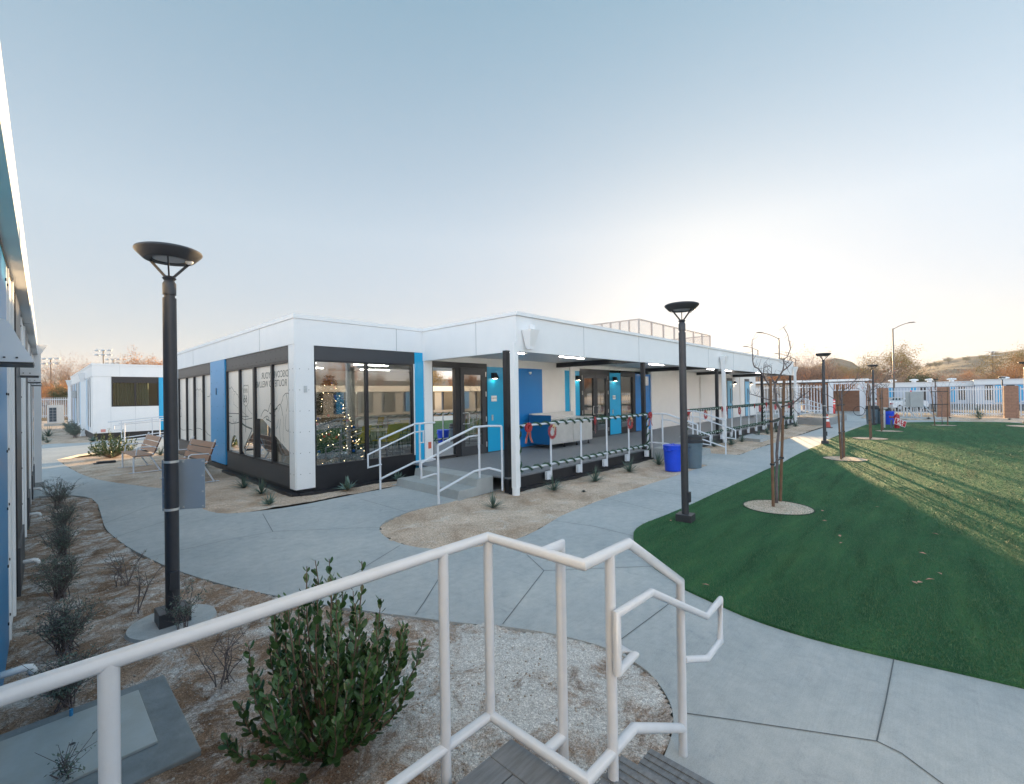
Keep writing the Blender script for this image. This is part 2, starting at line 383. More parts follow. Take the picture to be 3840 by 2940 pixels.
LAWN=[(2550,1914),(2468,1948),(2442,1957),(2405,1973),(2380,1992),(2374,2012),(2380,2042),(2400,2076),(2436,2120),(2532,2185),(2566,2212),(2600,2228),(2681,2265),(2817,2325),(3009,2388),(3157,2427),(3352,2473),(3566,2520),(3840,2584)]
LAWN2=[(3840,1589),(3768,1584),(3645,1582.6),(3571,1582.4),(3480,1583.5),(3398,1585),(3320,1586.5),(3256,1591),(3214,1606),(3174,1621),(3108,1648),(3081,1667),(3051,1678),(2976,1713),(2918,1748),(2887,1757),(2800,1799),(2700,1845),(2600,1892)]
lawnpoly=smooth_poly([G(*p) for p in LAWN],1)+[(5.2,-3.2),(8,-6.5),(14,-9),(30,-9.5),(36,-7.5)]+smooth_poly([G(*p) for p in LAWN2],1)
FENX=43.0
bedF=[(37.0,-14),(36.9,3.0),(38.2,3.9),(41.0,4.0),(42.6,4.2),(44.5,4.2),(44.5,-14)]
outer=[(-.38,-16),(43.4,-16),(44.6,4.3),(50.3,4.3),(50.3,24),(35,24),(35,29.9),(9,60),(-.38,60)]
C=sheet('concrete_path',outer,[bedL,bedA,bedP,bedP2,bedN,bedF,lawnpoly],0.,.07,M_CONC)
# expansion joints as narrow sealed strips
J=B()
def joint(pts,w=.007):
    P=[G(*p) for p in pts]
    for a,b in zip(P[:-1],P[1:]):
        a=Vector(a);b=Vector(b);d=(b-a).normalized();n=Vector((-d.y,d.x))*w/2
        J.add([(*(a-n),.004),(*(b-n),.004),(*(b+n),.004),(*(a+n),.004)],[(0,1,2,3)])
for js in ([(985,1927),(1023,1994)],[(1178,2271),(1284,2178),(1500,2046)],[(1558,2306),(1590,2260),(1680,2115)],[(1885,2342),(2040,2141),(1975,2080)],[(2040,2141),(2230,2133),(2445,2124)],[(2320,2406),(2500,2272),(2570,2213)],[(2569,2676),(2700,2694),(3288,2781)],[(3288,2781),(3320,2640),(3352,2473)],[(3288,2781),(3380,2826),(3540,2945),(3700,3050)],[(2077,1953),(2230,1975),(2374,2010)],
    [(1350,1871),(1522,1920)],[(1424,1978),(1250,1984)],[(985,1927),(1180,1900)],[(388,1965),(560,1898),(760,1868)],[(365,1880),(500,1852),(610,1832)],[(430,2015),(700,1930),(850,1915)],[(560,2090),(830,2030),(1023,1994),(1240,1985)],[(140,1800),(285,1795)],[(100,1735),(205,1731)],
    [(2268,1868),(2400,1900),(2468,1918)],[(2395,1828),(2520,1852),(2640,1873)],[(2500,1795),(2610,1812),(2720,1828)],[(2660,1745),(2810,1770),(2850,1773)],[(2800,1696),(2880,1708),(2965,1716)],[(2880,1669),(2960,1676),(3040,1682)],[(2960,1643),(3040,1648),(3108,1650)],[(3010,1628),(3100,1634),(3160,1626)],[(3060,1612),(3160,1612),(3205,1609)],[(3100,1600),(3230,1600)],[(3140,1590),(3260,1588)],[(3130,1580),(3300,1580),(3600,1578)],[(3120,1571),(3290,1570)]):
    joint(js)
J.build('expansion_joint',M_JOINT,C)
# lawn
lw=sheet('lawn',lawnpoly,[],.022,.06,M_LAWN)
# base terrain
def soil_grid(name,x0,x1,y0,y1,st,m,zf,amp=.012,keep=None,parent=None):
    xs=np.arange(x0,x1+st/2,st);ys=np.arange(y0,y1+st/2,st);X,Y=np.meshgrid(xs,ys)
    Z=np.zeros_like(X)
    for i in range(X.shape[0]):
        for j in range(X.shape[1]):
            p=Vector((X[i,j]*1.7,Y[i,j]*1.7,0));q=noise.fractal(p,.8,2.1,4)*amp+noise.noise(p*14)*amp*.28+noise.noise(p*5.1)*amp*.4
            Z[i,j]=zf(X[i,j],Y[i,j])+q
    V=np.stack([X,Y,Z],-1).reshape(-1,3);n=len(xs);k=len(ys)
    idx=np.arange(n*k).reshape(k,n);F=np.stack([idx[:-1,:-1],idx[:-1,1:],idx[1:,1:],idx[1:,:-1]],-1).reshape(-1,4)
    if keep is not None:
        c=V[F].mean(1);msk=np.array([keep(a[0],a[1]) for a in c]);F=F[msk]
    return npmesh(name,V,F,m,parent,'structure',True)
BUSH=(1.10,2.40)
def mound(x,y):
    d=math.hypot(x-BUSH[0],y-BUSH[1]);z=-.014
    z+=.075*math.exp(-((d-.42)/.2)**2)*(.5+.5*math.cos(math.atan2(y-BUSH[1],x-BUSH[0])+2.2))-.02*math.exp(-(d/.3)**2)
    return z
hx=lambda z0:(lambda x,y:z0)
soil_grid('planting_soil',-.34,3.3,.3,13.2,.03,M_BROWN,mound,.022,keep=lambda x,y:inside((x,y),bedL))
soil_grid('granite_bed',.4,6.7,8.6,21.6,.08,M_SOIL,hx(-.012),.018,keep=lambda x,y:inside((x,y),bedA) and not(x>3.7 and y>9.4))
soil_grid('granite_bed',2.2,12.6,2.6,6.7,.06,M_SOIL,hx(-.012),.018,keep=lambda x,y:inside((x,y),bedP))
soil_grid('granite_bed',14.4,31.,4.5,6.4,.1,M_SOIL,hx(-.012),.03,keep=lambda x,y:inside((x,y),bedP2))
soil_grid('granite_bed',-.4,9.,29.,66.,.25,M_SOIL,hx(-.02),.05)
soil_grid('granite_bed',36.8,44.6,-14,4.2,.2,M_SOIL,hx(-.01),.06,keep=lambda x,y:inside((x,y),bedF))
# wide ground and hills in one sheet
def hillz(x,y):
    r=math.hypot(x,y);a=math.degrees(math.atan2(y,x))
    if r<90: return -.12 if x<44 else -.12-min(1,(x-44)/16)*.45
    base=-.57
    prof=[(-40,2.6),(-25,3.4),(-12,3.55),(-5,3.05),(-2.5,2.75),(0,2.45),(2.2,1.75),(3.4,1.35),(4.6,1.25),(5.7,1.75),(6.8,2.35),(7.8,2.62),(8.7,2.45),(9.7,2.0),(11,2.1),(12.5,2.55),(14,2.9),(18,3.1),(24,2.6),(32,1.6),(45,1.),(60,.7),(180,.6)]
    e=.7
    for (a0,e0),(a1,e1) in zip(prof[:-1],prof[1:]):
        if a0<=a<=a1:
            t=(a-a0)/(a1-a0);t=t*t*(3-2*t);e=e0+(e1-e0)*t
    if a<-40: e=2.
    rp=520+70*math.sin(a*.21+1)+ (120 if a<4.5 else 0)
    k=max(0,min(1,(r-230)/(rp-230)));k=k*k*(3-2*k)
    if r>rp: k=max(.55,1-(r-rp)/600)
    if 4.2<a<14: e*=1.2
    h=math.tan(R(e))*rp+2.
    p=Vector((x*.012,y*.012,0));n=noise.fractal(p,.9,2.1,6)
    rid=abs(noise.noise(p*1.7));
    return base+h*k*(1+.0*n)+k*h*.13*(n-.1)-k*h*.16*rid*(1-min(1,abs(r-rp)/60) if False else 1)*(0 if abs(r-rp)<18 else .8)
V=[];F=[]
rs=[0,6,14,24,34,44,55,70,90,120,160,200]+[230+i*11 for i in range(1,42)]+[720,800,900,1100]
na=300
for r in rs:
    for j in range(na):
        a0=-75+j*(210/(na-1));a=R(a0);x=r*math.cos(a);y=r*math.sin(a);V.append((x,y,hillz(x,y)))
for i in range(len(rs)-1):
    for j in range(na-1): F.append((i*na+j,(i+1)*na+j,(i+1)*na+j+1,i*na+j+1))
def hill_mat():
    m,nt,p,pos=base_mat('dry_hillside',.95,.1);L=nt.links
    a=nd(nt,'ShaderNodeTexNoise',Scale=.035,Detail=8.,Roughness=.7);L.new(pos,a.inputs['Vector'])
    v=nd(nt,'ShaderNodeTexNoise',Scale=.22,Detail=4.,Roughness=.6);L.new(pos,v.inputs['Vector'])
    ra=ramp(nt,a.outputs['Fac'],[(.35,(.115,.088,.065)),(.65,(.20,.155,.115))]);rv=ramp(nt,v.outputs['Fac'],[(.5,(0,0,0)),(.62,(.75,.75,.75))])
    L.new(mixc(nt,rv.outputs[0],ra.outputs[0],(.095,.095,.06)),p.inputs['Base Color']);return m
npmesh('hills',V,F,hill_mat(),None,'structure',True)
bk=B();bk.add([(-300,-300,-.14),(0,-300,-.14),(0,0,-.14),(-300,0,-.14)],[(0,1,2,3)])
bk.add([(-300,0,-.14),(0,0,-.14),(0,300,-.14),(-300,300,-.14)],[(0,1,2,3)]);bk.add([(0,-300,-.14),(300,-300,-.14),(300,-120,-.14),(0,0,-.14)],[(0,1,2,3)])
bk.build('ground',M_SOIL,None,kind='structure')
lot=B();lot.add([(45.2,-60,-.10),(66,-60,-.42),(66,60,-.42),(45.2,60,-.10)],[(0,1,2,3)]);lot.add([(66,-60,-.42),(97,-60,-.5),(97,60,-.5),(66,60,-.42)],[(0,1,2,3)])
lot.build('parking_lot',M_ASPH,None,kind='structure')
# loose stones around the near bush
def stones(name,n,xr,yr,smin,smax,m,keep,zf,label):
    rng=np.random.default_rng(3);V=[];F=[]
    oct=np.array([(1,0,0),(0,1,0),(-1,0,0),(0,-1,0),(0,0,1),(0,0,-1)],float);of=np.array([(0,1,4),(1,2,4),(2,3,4),(3,0,4),(1,0,5),(2,1,5),(3,2,5),(0,3,5)])
    c=0
    while c<n:
        x=rng.uniform(*xr);y=rng.uniform(*yr)
        if not keep(x,y): continue
        s=smin+(smax-smin)*rng.random()**5
        v=oct*s*rng.uniform(.6,1.1,(6,3));a=rng.uniform(0,6.28);ca,sa=math.cos(a),math.sin(a)
        v=np.stack([v[:,0]*ca-v[:,1]*sa,v[:,0]*sa+v[:,1]*ca,v[:,2]*.8],1)+np.array([x,y,zf(x,y)+s*.25])
        V.append(v);F.append(of+6*c);c+=1
    return tag(npmesh(name,np.concatenate(V),np.concatenate(F),m,None,'stuff'),label,'gravel')
M_PEB=mat('pebble',(.52,.47,.42),.9,col2=(.32,.25,.20),scale=11)
stones('loose_gravel',9000,(-.2,2.6),(1.5,6.5),.003,.014,M_PEB,lambda x,y:inside((x,y),bedL) and (math.hypot(x-1.1,y-2.4)<1.0 or random.random()<.4) and not(x<.66 and 2.92<y<3.98),lambda x,y:mound(x,y),'loose pebbles and soil crumbs over the brown planting bed below the near railing')
# taller turf tufts that catch the low sun farther out
rng=np.random.default_rng(8);cd=rng.uniform([8.,-9.],[36.,3.],(120000,2));cd=np.array([p for p in cd if inside(p,lawnpoly)]);n=len(cd)
a=rng.uniform(0,2*PI,n);h=rng.uniform(.008,.018,n);w=rng.uniform(.006,.012,n);d=np.stack([np.cos(a),np.sin(a)],1)*w[:,None];tl=rng.uniform(-.012,.012,(n,2))
BV2=np.stack([np.concatenate([cd-d,np.full((n,1),.02)],1),np.concatenate([cd+d,np.full((n,1),.02)],1),np.concatenate([cd+tl,(.022+h)[:,None]],1)],1).reshape(-1,3)
# turf blades where the lawn is close
rng=np.random.default_rng(5);N=170000;c=0;pts=[]
lp=np.array(lawnpoly)
cand=rng.uniform([3.0,-4.2],[11.5,3.2],(N*3,2));cand=cand[rng.random(len(cand))<np.clip(2.2/np.maximum(.5,(cand[:,0]*.729+cand[:,1]*.684)-.6)**1.15,0,1)]
cand=[p for p in cand if inside(p,lawnpoly)][:N];P=np.array(cand);n=len(P)
a=rng.uniform(0,2*PI,n);h=rng.uniform(.010,.026,n);w=rng.uniform(.0016,.003,n);tl=rng.uniform(-.012,.012,(n,2))
d=np.stack([np.cos(a),np.sin(a)],1)*w[:,None]
v0=np.concatenate([P-d,np.full((n,1),.02)],1);v1=np.concatenate([P+d,np.full((n,1),.02)],1);v2=np.concatenate([P+tl,(.022+h)[:,None]],1)
BV=np.stack([v0,v1,v2],1).reshape(-1,3);BV=np.concatenate([BV,BV2]);BF=np.arange(len(BV)).reshape(-1,3)
M_BLADE=mat('turf_blade',(.05,.14,.065),.6,col2=(.09,.165,.07),scale=3)
tag(npmesh('grass_blades',BV,BF,M_BLADE,None,'stuff'),'short dark green turf blades standing all over the lawn','grass')
# ================================================================ MAIN BUILDING
XW,YS,YP=3.60,9.28,6.12;XE,YN=34.4,20.0;DK=.305
bld=thing('pavilion_building','long white flat roofed building with blue panels, corner glazing and a covered porch','building',(XW,YS,0))
def part(name,m,fn,parent=None,**k):
    b=B();fn(b);return b.build(name,m,parent or bld,**k)
def sbox(name,m,x0,x1,z0,z1,d=.0,t=.06,parent=None,**k):   # slab on the south wall
    return part(name,m,lambda b:b.box(x0,x1,YS-d,YS-d+t,z0,z1),parent,**k)
def wbox(name,m,y0,y1,z0,z1,d=.0,t=.06,parent=None,**k):
    return part(name,m,lambda b:b.box(XW-d,XW-d+t,y0,y1,z0,z1),parent,**k)
# fascias
def fasc(b):
    b.box(XW-.02,XW+.1,YS-.02,YN,2.985,3.50);b.box(XW+.1,6.64,YS-.02,YS+.1,2.985,3.50)
part('fascia',M_WHITE,fasc)
def cap(b):
    b.box(XW-.035,XW+.16,YS-.035,YN+.02,3.503,3.585);b.box(XW+.16,6.62,YS-.035,YS+.16,3.503,3.585)
    b.box(6.62,6.80,YP-.035,YS+.16,3.503,3.575);b.box(6.80,30.12,YP-.035,YP+.16,3.503,3.575)
    b.box(29.96,30.13,YP+.16,YS+.1,3.503,3.575);b.box(30.13,XE+.03,YS-.035,YS+.16,3.503,3.585)
part('roof_cap',M_WHITE,cap)
part('roof',M_WHITE2,lambda b:(b.box(XW+.1,XE-.1,YS+.1,YN-.1,3.36,3.42),b.box(6.7,30.0,YP+.1,YS+.1,3.36,3.42)))
def pf(b):
    b.box(6.64,6.74,YP,YS-.02,2.785,3.50);b.box(6.74,30.1,YP,YP+.1,2.785,3.50);b.box(30.0,30.1,YP+.1,YS+.04,2.785,3.50)
    b.box(30.1,XE,YS-.02,YS+.1,2.90,3.50)
part('porch_fascia',M_WHITE,pf)
sm=B()
for x in (9.0,11.7,14.4,16.94,19.7,22.4,25.1,27.8): sm.box(x-.004,x+.004,YP-.003,YP,2.79,3.5)
for y in (11.2,17.3): sm.box(XW-.024,XW-.02,y-.004,y+.004,2.99,3.5)
sm.box(5.9,5.908,YS-.024,YS-.02,2.99,3.5);sm.box(6.636,6.64,7.3,7.308,2.79,3.5)
sm.box(XW-.024,XW-.02,YS-.02,YN,2.988,2.992)
sm.build('panel_seam',mat('seam_grey',(.3,.32,.34),.7),bld)
part('soffit',M_WHITE2,lambda b:b.box(6.74,30.0,YP+.1,YS,2.95,2.99))
for x in (12.05,17.94,23.97,29.64):
    part('roof_beam',M_BLACK,lambda b:b.box(x-.06,x+.06,YP+.1,YS-.02,2.80,2.945))
for x in (6.44,12.05,17.94,23.97,29.64):
    y=6.19 if x>7 else 6.21;z=DK if x>7 else 0.
    part('steel_post',M_BLACK,lambda b:b.box(x-.05,x+.05,y-.05,y+.05,z,2.79))
for i in range(9):
    x=7.35+i*2.62
    part('strip_light',M_LIT,lambda b:b.box(x,x+1.15,7.565,7.588,2.935,2.949))
# west wall
wbox('corner_post',M_WHITE,YS,9.55,.1,2.985,.02,.3)
wbox('white_pier',M_WHITE,19.55,YN,.2,2.985,.02,.2)
wbox('blue_panel',mat('mid_blue_panel_west',(.04,.30,.60),.32,noise_amt=.05,scale=2),13.89,15.28,.17,2.985,.03,.1,label='tall matte blue panel with a hose tap')
for y0,y1 in ((9.55,13.85),(15.32,19.55)):
    wbox('header_panel',M_DARK,y0,y1,2.70,2.983,.0,.05)
    wbox('base_panel',M_DARK,y0,y1,.12,.50,.0,.05)
bs=B();n=0
for y0,y1 in ((9.55,13.85),(15.32,19.55)):
    k=int((y1-y0)/.3)
    for i in range(k):
        for z in (2.76,2.93): bs.obox((XW-.003,y0+.15+i*.3,z),(.006,.016,.016))
for z in np.arange(.4,2.9,.33):
    for y in (14.0,14.6,15.15): bs.obox((XW-.033,y,z),(.006,.014,.014))
for z in np.arange(.4,2.9,.42):
    for y in (9.33,9.5): bs.obox((XW-.023,y,z),(.006,.012,.012))
    for x in (3.68,3.86): bs.obox((x,YS-.023,z),(.012,.006,.012))
bs.build('panel_screw',M_BLACK,bld)
def skirt(b):
    b.box(XW+.03,XW+.1,YS+.06,YN-.02,-.05,.118);b.box(XW+.1,6.5,YS+.05,YS+.1,-.05,.118)
part('base_skirt',M_BLACK,skirt)
sk2=B();sk2.box(XW-.12,XW+.02,YS-.1,13.9,-.04,.045);sk2.box(XW+.02,6.0,YS-.16,YS+.02,-.04,.04);sk2.build('footing_angle',M_BLACK,bld)
M_FILM=mat('frosted_film',(.80,.745,.68),.3,noise_amt=.04,scale=.8,spec=.5,coat=.15)
M_ART=mat('clear_cut_line',(.17,.18,.17),.15)
def zo4(x,y): return (820+x/3.573,1330+y/3.573)
def zo5(x,y): return (650+x/4.665,1400+y/4.665)
XG=XW+.05
def film(pts,zf,pane,nm='frosted_film'):
    P=[onX(*zf(*p),XG-.006) for p in pts];b=B();b.add([(XG-.006,a,c) for a,c in P],[tuple(range(len(P)))]);return b.build(nm,M_FILM,pane)
def line(b,pts,zf,w=.008):
    P=[onX(*zf(*p),XG-.009) for p in pts]
    for (a,c),(d,e) in zip(P[:-1],P[1:]):
        v=Vector((d-a,e-c));
        if v.length<1e-5: continue
        v.normalize();q=Vector((-v.y,v.x))*w/2
        b.add([(XG-.009,a-q.x,c-q.y),(XG-.009,d-q.x,e-q.y),(XG-.009,d+q.x,e+q.y),(XG-.009,a+q.x,c+q.y)],[(0,1,2,3)])
panes=[]
for y0,y1,wide in ((9.55,10.545,0),(10.545,11.70,1),(11.70,12.755,0),(12.755,13.85,0),(15.32,16.25,0),(16.25,17.38,1),(17.38,18.38,0),(18.38,19.55,0)):
    f=.04
    def fr(b):
        b.box(XW-.01,XW+.08,y0,y0+f,.52,2.69);b.box(XW-.01,XW+.08,y1-(f if not wide else .08),y1,.52,2.69)
        b.box(XW-.01,XW+.08,y0+f,y1-(f if not wide else .08),.505,.55);b.box(XW-.01,XW+.08,y0+f,y1-(f if not wide else .08),2.65,2.695)
    w=part('window_frame',M_BLACK,fr)
    ya,yb=y0+f,y1-(f if not wide else .08)
    b=B();b.add([(XG,ya,.55),(XG,yb,.55),(XG,yb,2.65),(XG,ya,2.65)],[(0,1,2,3)]);g=b.build('pane',M_GLASS,w);panes.append((w,g,ya,yb))
def rectpoly(ya,yb,z0,z1): return [(ya,z0),(yb,z0),(yb,z1),(ya,z1)]
def filmyz(P,pane):
    b=B();b.add([(XG-.006,a,c) for a,c in P],[tuple(range(len(P)))]);return b.build('frosted_film',M_FILM,pane)
for i in (4,5,6,7): filmyz(rectpoly(panes[i][2],panes[i][3],.55,2.65),panes[i][1])
def YZ(x,y): return onX(*zo4(x,y),XG-.006)
w0,g0,a0,b0=panes[0];zA=YZ(735,1085)[1];zB=YZ(955,1335)[1];filmyz([(b0,zA),(b0,2.65),(a0,2.65),(a0,zB)],g0)
w0,g0,a0,b0=panes[1];zA=YZ(515,857)[1];yc,_=YZ(590,860);zB=YZ(700,1030)[1];filmyz([(b0,zA),(b0,2.65),(a0,2.65),(a0,zB),(yc,zA)],g0)
w0,g0,a0,b0=panes[2];zA=YZ(450,985)[1];filmyz([(b0,.62),(b0,2.65),(a0,2.65),(a0,zA),YZ(335,1240),YZ(380,1370)],g0)
w0,g0,a0,b0=panes[3];filmyz([(b0,.55),(b0,2.65),(a0,2.65),(a0,.62),YZ(262,1230),YZ(250,1150),YZ(225,1080),YZ(205,1075),YZ(180,1130),YZ(165,1230),YZ(200,1255),YZ(240,1262),YZ(262,1260)],g0)
# line art on the film, seen from outside
A=B()
line(A,[(128,430),(152,460),(172,430),(205,490),(228,500),(240,530),(255,535),(266,575)],zo4,.012);line(A,[(140,460),(140,660),(128,662)],zo4,.01);line(A,[(205,560),(208,530),(222,520)],zo4)
line(A,[(166,470),(168,600)],zo4,.006);line(A,[(188,490),(200,660),(262,718)],zo4,.006)
line(A,[(128,785),(270,790)],zo4,.018);line(A,[(128,825),(180,830)],zo4,.014);line(A,[(128,895),(175,925),(240,915),(275,905)],zo4,.02);line(A,[(216,930),(216,1060)],zo4,.016)
line(A,[(195,855),(195,900),(215,905),(235,898),(235,855)],zo4,.01)
A.build('artwork',M_ART,panes[3][1])
A=B();sh=[(338,405),(350,420),(365,405),(380,420),(393,403),(402,450),(396,500),(404,560),(398,640),(378,685),(358,690),(335,660),(325,590),(330,500),(322,460)]
line(A,sh+[sh[0]],zo4,.014);line(A,[(330,503),(396,500)],zo4,.01)
line(A,[(345,690),(342,800)],zo4);line(A,[(380,690),(395,735),(450,800)],zo4);line(A,[(310,760),(395,830)],zo4);line(A,[(300,825),(400,830)],zo4,.014);line(A,[(302,850),(350,870),(450,850)],zo4,.014);line(A,[(362,690),(362,1040)],zo4,.022)
line(A,[(302,915),(370,965),(450,995)],zo4,.04);line(A,[(445,1010),(350,1230)],zo4,.03);line(A,[(440,1080),(370,1260)],zo4,.02)
A.build('artwork',M_ART,panes[2][1])
A=B();line(A,[(565,830),(585,780),(612,740),(640,745),(660,765),(672,720),(690,660),(700,650)],zo4,.016);line(A,[(600,855),(625,835),(650,820),(675,850),(665,880),(640,870),(640,840)],zo4,.014);line(A,[(640,860),(700,900)],zo4,.02);line(A,[(680,780),(700,790)],zo4,.03);line(A,[(570,955),(690,1425)],zo4,.012)
A.build('artwork',M_ART,panes[1][1])
A=B();line(A,[(738,800),(770,720),(800,680),(825,660),(835,690),(850,760),(858,820)],zo4,.016);line(A,[(800,760),(825,690)],zo4);line(A,[(835,660),(858,600),(862,560),(895,520),(930,515),(952,545)],zo4,.014);line(A,[(905,530),(925,640),(915,720),(905,760)],zo4,.014);line(A,[(905,800),(890,950),(905,1010),(930,1030),(948,980)],zo4,.01);line(A,[(830,860),(815,1000),(830,1180),(860,1230)],zo4,.01);line(A,[(870,820),(862,1100),(880,1180)],zo4,.008);line(A,[(800,870),(790,960),(770,990)],zo4,.01);line(A,[(740,740),(785,720)],zo4,.03);line(A,[(738,830),(758,815)],zo4,.03)
line(A,[(740,1090),(955,1360)],zo4,.012)
A.build('artwork',M_ART,panes[0][1])
for i,segs in ((4,[[(535,380),(540,640)],[(560,870),(555,1000)],[(530,990),(560,1005),(600,1060),(650,1095)],[(655,330),(635,400),(595,410)],[(530,780),(545,782)],[(530,708),(545,708)]]),(5,[[(388,320),(420,268),(450,300),(472,268),(505,335)],[(400,330),(398,400)],[(445,300),(445,420)],[(470,300),(472,400)],[(388,975),(420,958),(460,965),(505,985)],[(388,625),(405,628)],[(395,750),(405,830),(388,920)],[(388,710),(400,710)]]),(6,[[(242,340),(250,375)],[(242,450),(252,490)],[(245,720),(248,870)],[(242,990),(275,985),(300,980),(335,995)],[(242,622),(250,622)]]),(7,[[(120,470),(140,495)],[(120,530),(135,610),(120,615)],[(140,680),(140,755),(122,757)],[(120,960),(165,992),(215,993)]])):
    A=B()
    for s_ in segs: line(A,s_,zo5,.014 if len(s_)>2 else .012)
    A.build('artwork',M_ART,panes[i][1])
for y,z in ((9.93,2.17),(10.22,1.86)): pass
xd=(0,1,0) # mirrored lettering: it reads from inside the room
def mirr(s,size,pane,y,z):
    o=text(s,size,M_ART,pane,(XG-.009,y,z),(0,-1,0),(0,0,1),ext=.0005)
    for v in o.data.vertices: v.co.y=2*(y-wloc(pane).y)-v.co.y
    return o
yc,zc_=onX(*zo4(750,272),XG);mirr('DISCOVER YOUR',.205,panes[0][1],yc,zc_)
yc,zc_=onX(*zo4(680,395),XG);mirr('ROUTE TO WELLNESS',.205,panes[1][1],yc,zc_)
yc,zc_=onX(*zo4(362,475),XG);mirr('ROUTE',.095,panes[2][1],yc,zc_)
yc,zc_=onX(*zo4(362,595),XG);mirr('66',.27,panes[2][1],yc,zc_)
# hose tap, vents
tp=B();yy,zz=onX(*zo5(770,1262),XW-.03);tp.tube([(XW-.03,yy,zz),(XW-.12,yy,zz),(XW-.15,yy,zz-.04)],.013,8);tp.tube([(XW-.1,yy-.03,zz+.03),(XW-.1,yy+.03,zz+.03)],.008,6);tp.build('hose_tap',M_STEEL,bld)
part('wall_vent',mat('slot',(.1,.12,.15),.6),lambda b:b.box(XW-.045,XW-.03,14.66,14.70,2.05,2.23))
# south glazed corner
sbox('corner_post',M_WHITE,XW,3.97,.1,2.985,.021,.3)
sbox('header_panel',M_DARK,3.97,6.41,2.70,2.983,.0,.05);sbox('base_panel',M_BLACK,3.97,6.41,.03,.50,.0,.05)
sbox('blue_panel',M_LBLUE,6.41,6.655,.13,2.983,.02,.1)
def swin(x0,x1,z0,z1,f,gm,mull=()):
    def fr(b):
        b.box(x0,x0+f,YS-.01,YS+.08,z0,z1);b.box(x1-f,x1,YS-.01,YS+.08,z0,z1);b.box(x0+f,x1-f,YS-.01,YS+.08,z0,z0+f);b.box(x0+f,x1-f,YS-.01,YS+.08,z1-f,z1)
        for m in mull: b.box(m-f/2-.01,m+f/2+.01,YS-.01,YS+.08,z0+f,z1-f)
    w=part('window_frame',M_BLACK,fr);xs=[x0+f]+[q for m in mull for q in (m-f/2-.01,m+f/2+.01)]+[x1-f]
    for i in range(0,len(xs),2):
        b=B();b.add([(xs[i],YS+.05,z0+f),(xs[i+1],YS+.05,z0+f),(xs[i+1],YS+.05,z1-f),(xs[i],YS+.05,z1-f)],[(0,1,2,3)]);b.build('pane',gm,w)
    return w
swin(3.97,6.37,.5,2.70,.035,M_GLASS,(5.15,))
part('wall_box',M_GALV,lambda b:(b.box(3.76,3.82,YS-.04,YS-.02,2.03,2.16)))
part('corner_trim',M_WHITE2,lambda b:b.box(6.37,6.41,YS-.005,YS+.06,.5,2.7))
# white square post between the window and the door
sbox('white_pier',M_WHITE,6.66,6.90,DK-.1,2.96,.05,.18)
tagp=part('wall_label',mat('red_label',(.55,.12,.07),.6),lambda b:b.box(6.75,6.84,YS-.055,YS-.05,.62,.78))
# entrance door and sidelight
sbox('header_panel',M_BLACK,6.90,8.83,2.70,2.80,.0,.06)
swin(6.90,7.72,.33,2.70,.05,M_GLASS2)
def door(x0,x1,z1,hinge_right=True,handle=True,z0=DK+.01,gz=(.55,2.48),gm=M_GLASS2):
    s=.13
    def fr(b):
        b.box(x0,x0+s,YS-.02,YS+.05,z0,z1);b.box(x1-s,x1,YS-.02,YS+.05,z0,z1);b.box(x0+s,x1-s,YS-.02,YS+.05,z0,gz[0]);b.box(x0+s,x1-s,YS-.02,YS+.05,gz[1],z1)
    d=part('door',M_DARK,fr)
    b=B();b.add([(x0+s,YS+.02,gz[0]),(x1-s,YS+.02,gz[0]),(x1-s,YS+.02,gz[1]),(x0+s,YS+.02,gz[1])],[(0,1,2,3)]);b.build('door_glass',gm,d)
    hx=x0+.06 if hinge_right else x1-.06;sgn=1 if hinge_right else -1
    h=B();h.tube([(hx,YS-.02,1.16),(hx+.16*sgn,YS-.06,1.16),(hx+.18*sgn,YS-.075,1.17),(hx+.18*sgn,YS-.075,1.44),(hx+.16*sgn,YS-.06,1.45),(hx,YS-.02,1.45)],.011,8);h.build('door_handle',M_STEEL,d)
    h=B();
    for z in (.55,1.25,1.95,2.5): h.box((x1 if hinge_right else x0)-.012,(x1 if hinge_right else x0)+.012,YS-.035,YS-.02,z-.07,z+.07)
    h.build('hinge',M_STEEL,d);return d
sbox('door_frame',M_BLACK,7.72,7.84,DK,2.70,.0,.06);sbox('door_frame',M_BLACK,8.765,8.83,DK,2.70,.0,.06);sbox('door_frame',M_BLACK,7.84,8.765,2.665,2.70,.0,.06)
door(7.845,8.76,2.66)
# panels along the porch wall
def pan(m,x0,x1,z0=DK+.02,z1=2.72,d=.01,nm='blue_panel'): return sbox(nm,m,x0,x1,z0,z1,d,.05)
pan(M_LBLUE,8.835,9.97);pan(M_MBLUE,9.975,11.25,d=.014);pan(M_WHITE2,11.255,12.46,nm='white_wall_panel');pan(M_LBLUE,12.465,12.72)
sbox('white_pier',M_WHITE2,12.72,12.99,DK,2.94,.06,.14);pan(M_LBLUE,12.995,13.33)
sbox('door_frame',M_BLACK,13.335,13.46,DK,2.81,.02,.07);sbox('door_frame',M_BLACK,15.19,15.315,DK,2.81,.02,.07);sbox('header_panel',M_BLACK,13.46,15.19,2.62,2.81,.02,.07)
door(13.465,14.32,2.615,hinge_right=False);door(14.33,15.185,2.615,hinge_right=True)
pan(M_LBLUE,15.32,16.15);
sbox('header_panel',M_BLACK,16.155,17.36,2.62,2.81,.01,.06);sbox('base_panel',M_BLACK,16.155,17.36,DK,.52,.01,.06);sbox('window_trim',M_BLACK,17.2,17.36,.52,2.62,.01,.06)
swin(16.155,17.2,.52,2.62,.04,M_GLASS2)
pan(M_MBLUE,17.365,18.72,d=.012)
sbox('white_pier',M_WHITE2,18.725,19.19,DK,2.94,.06,.14)
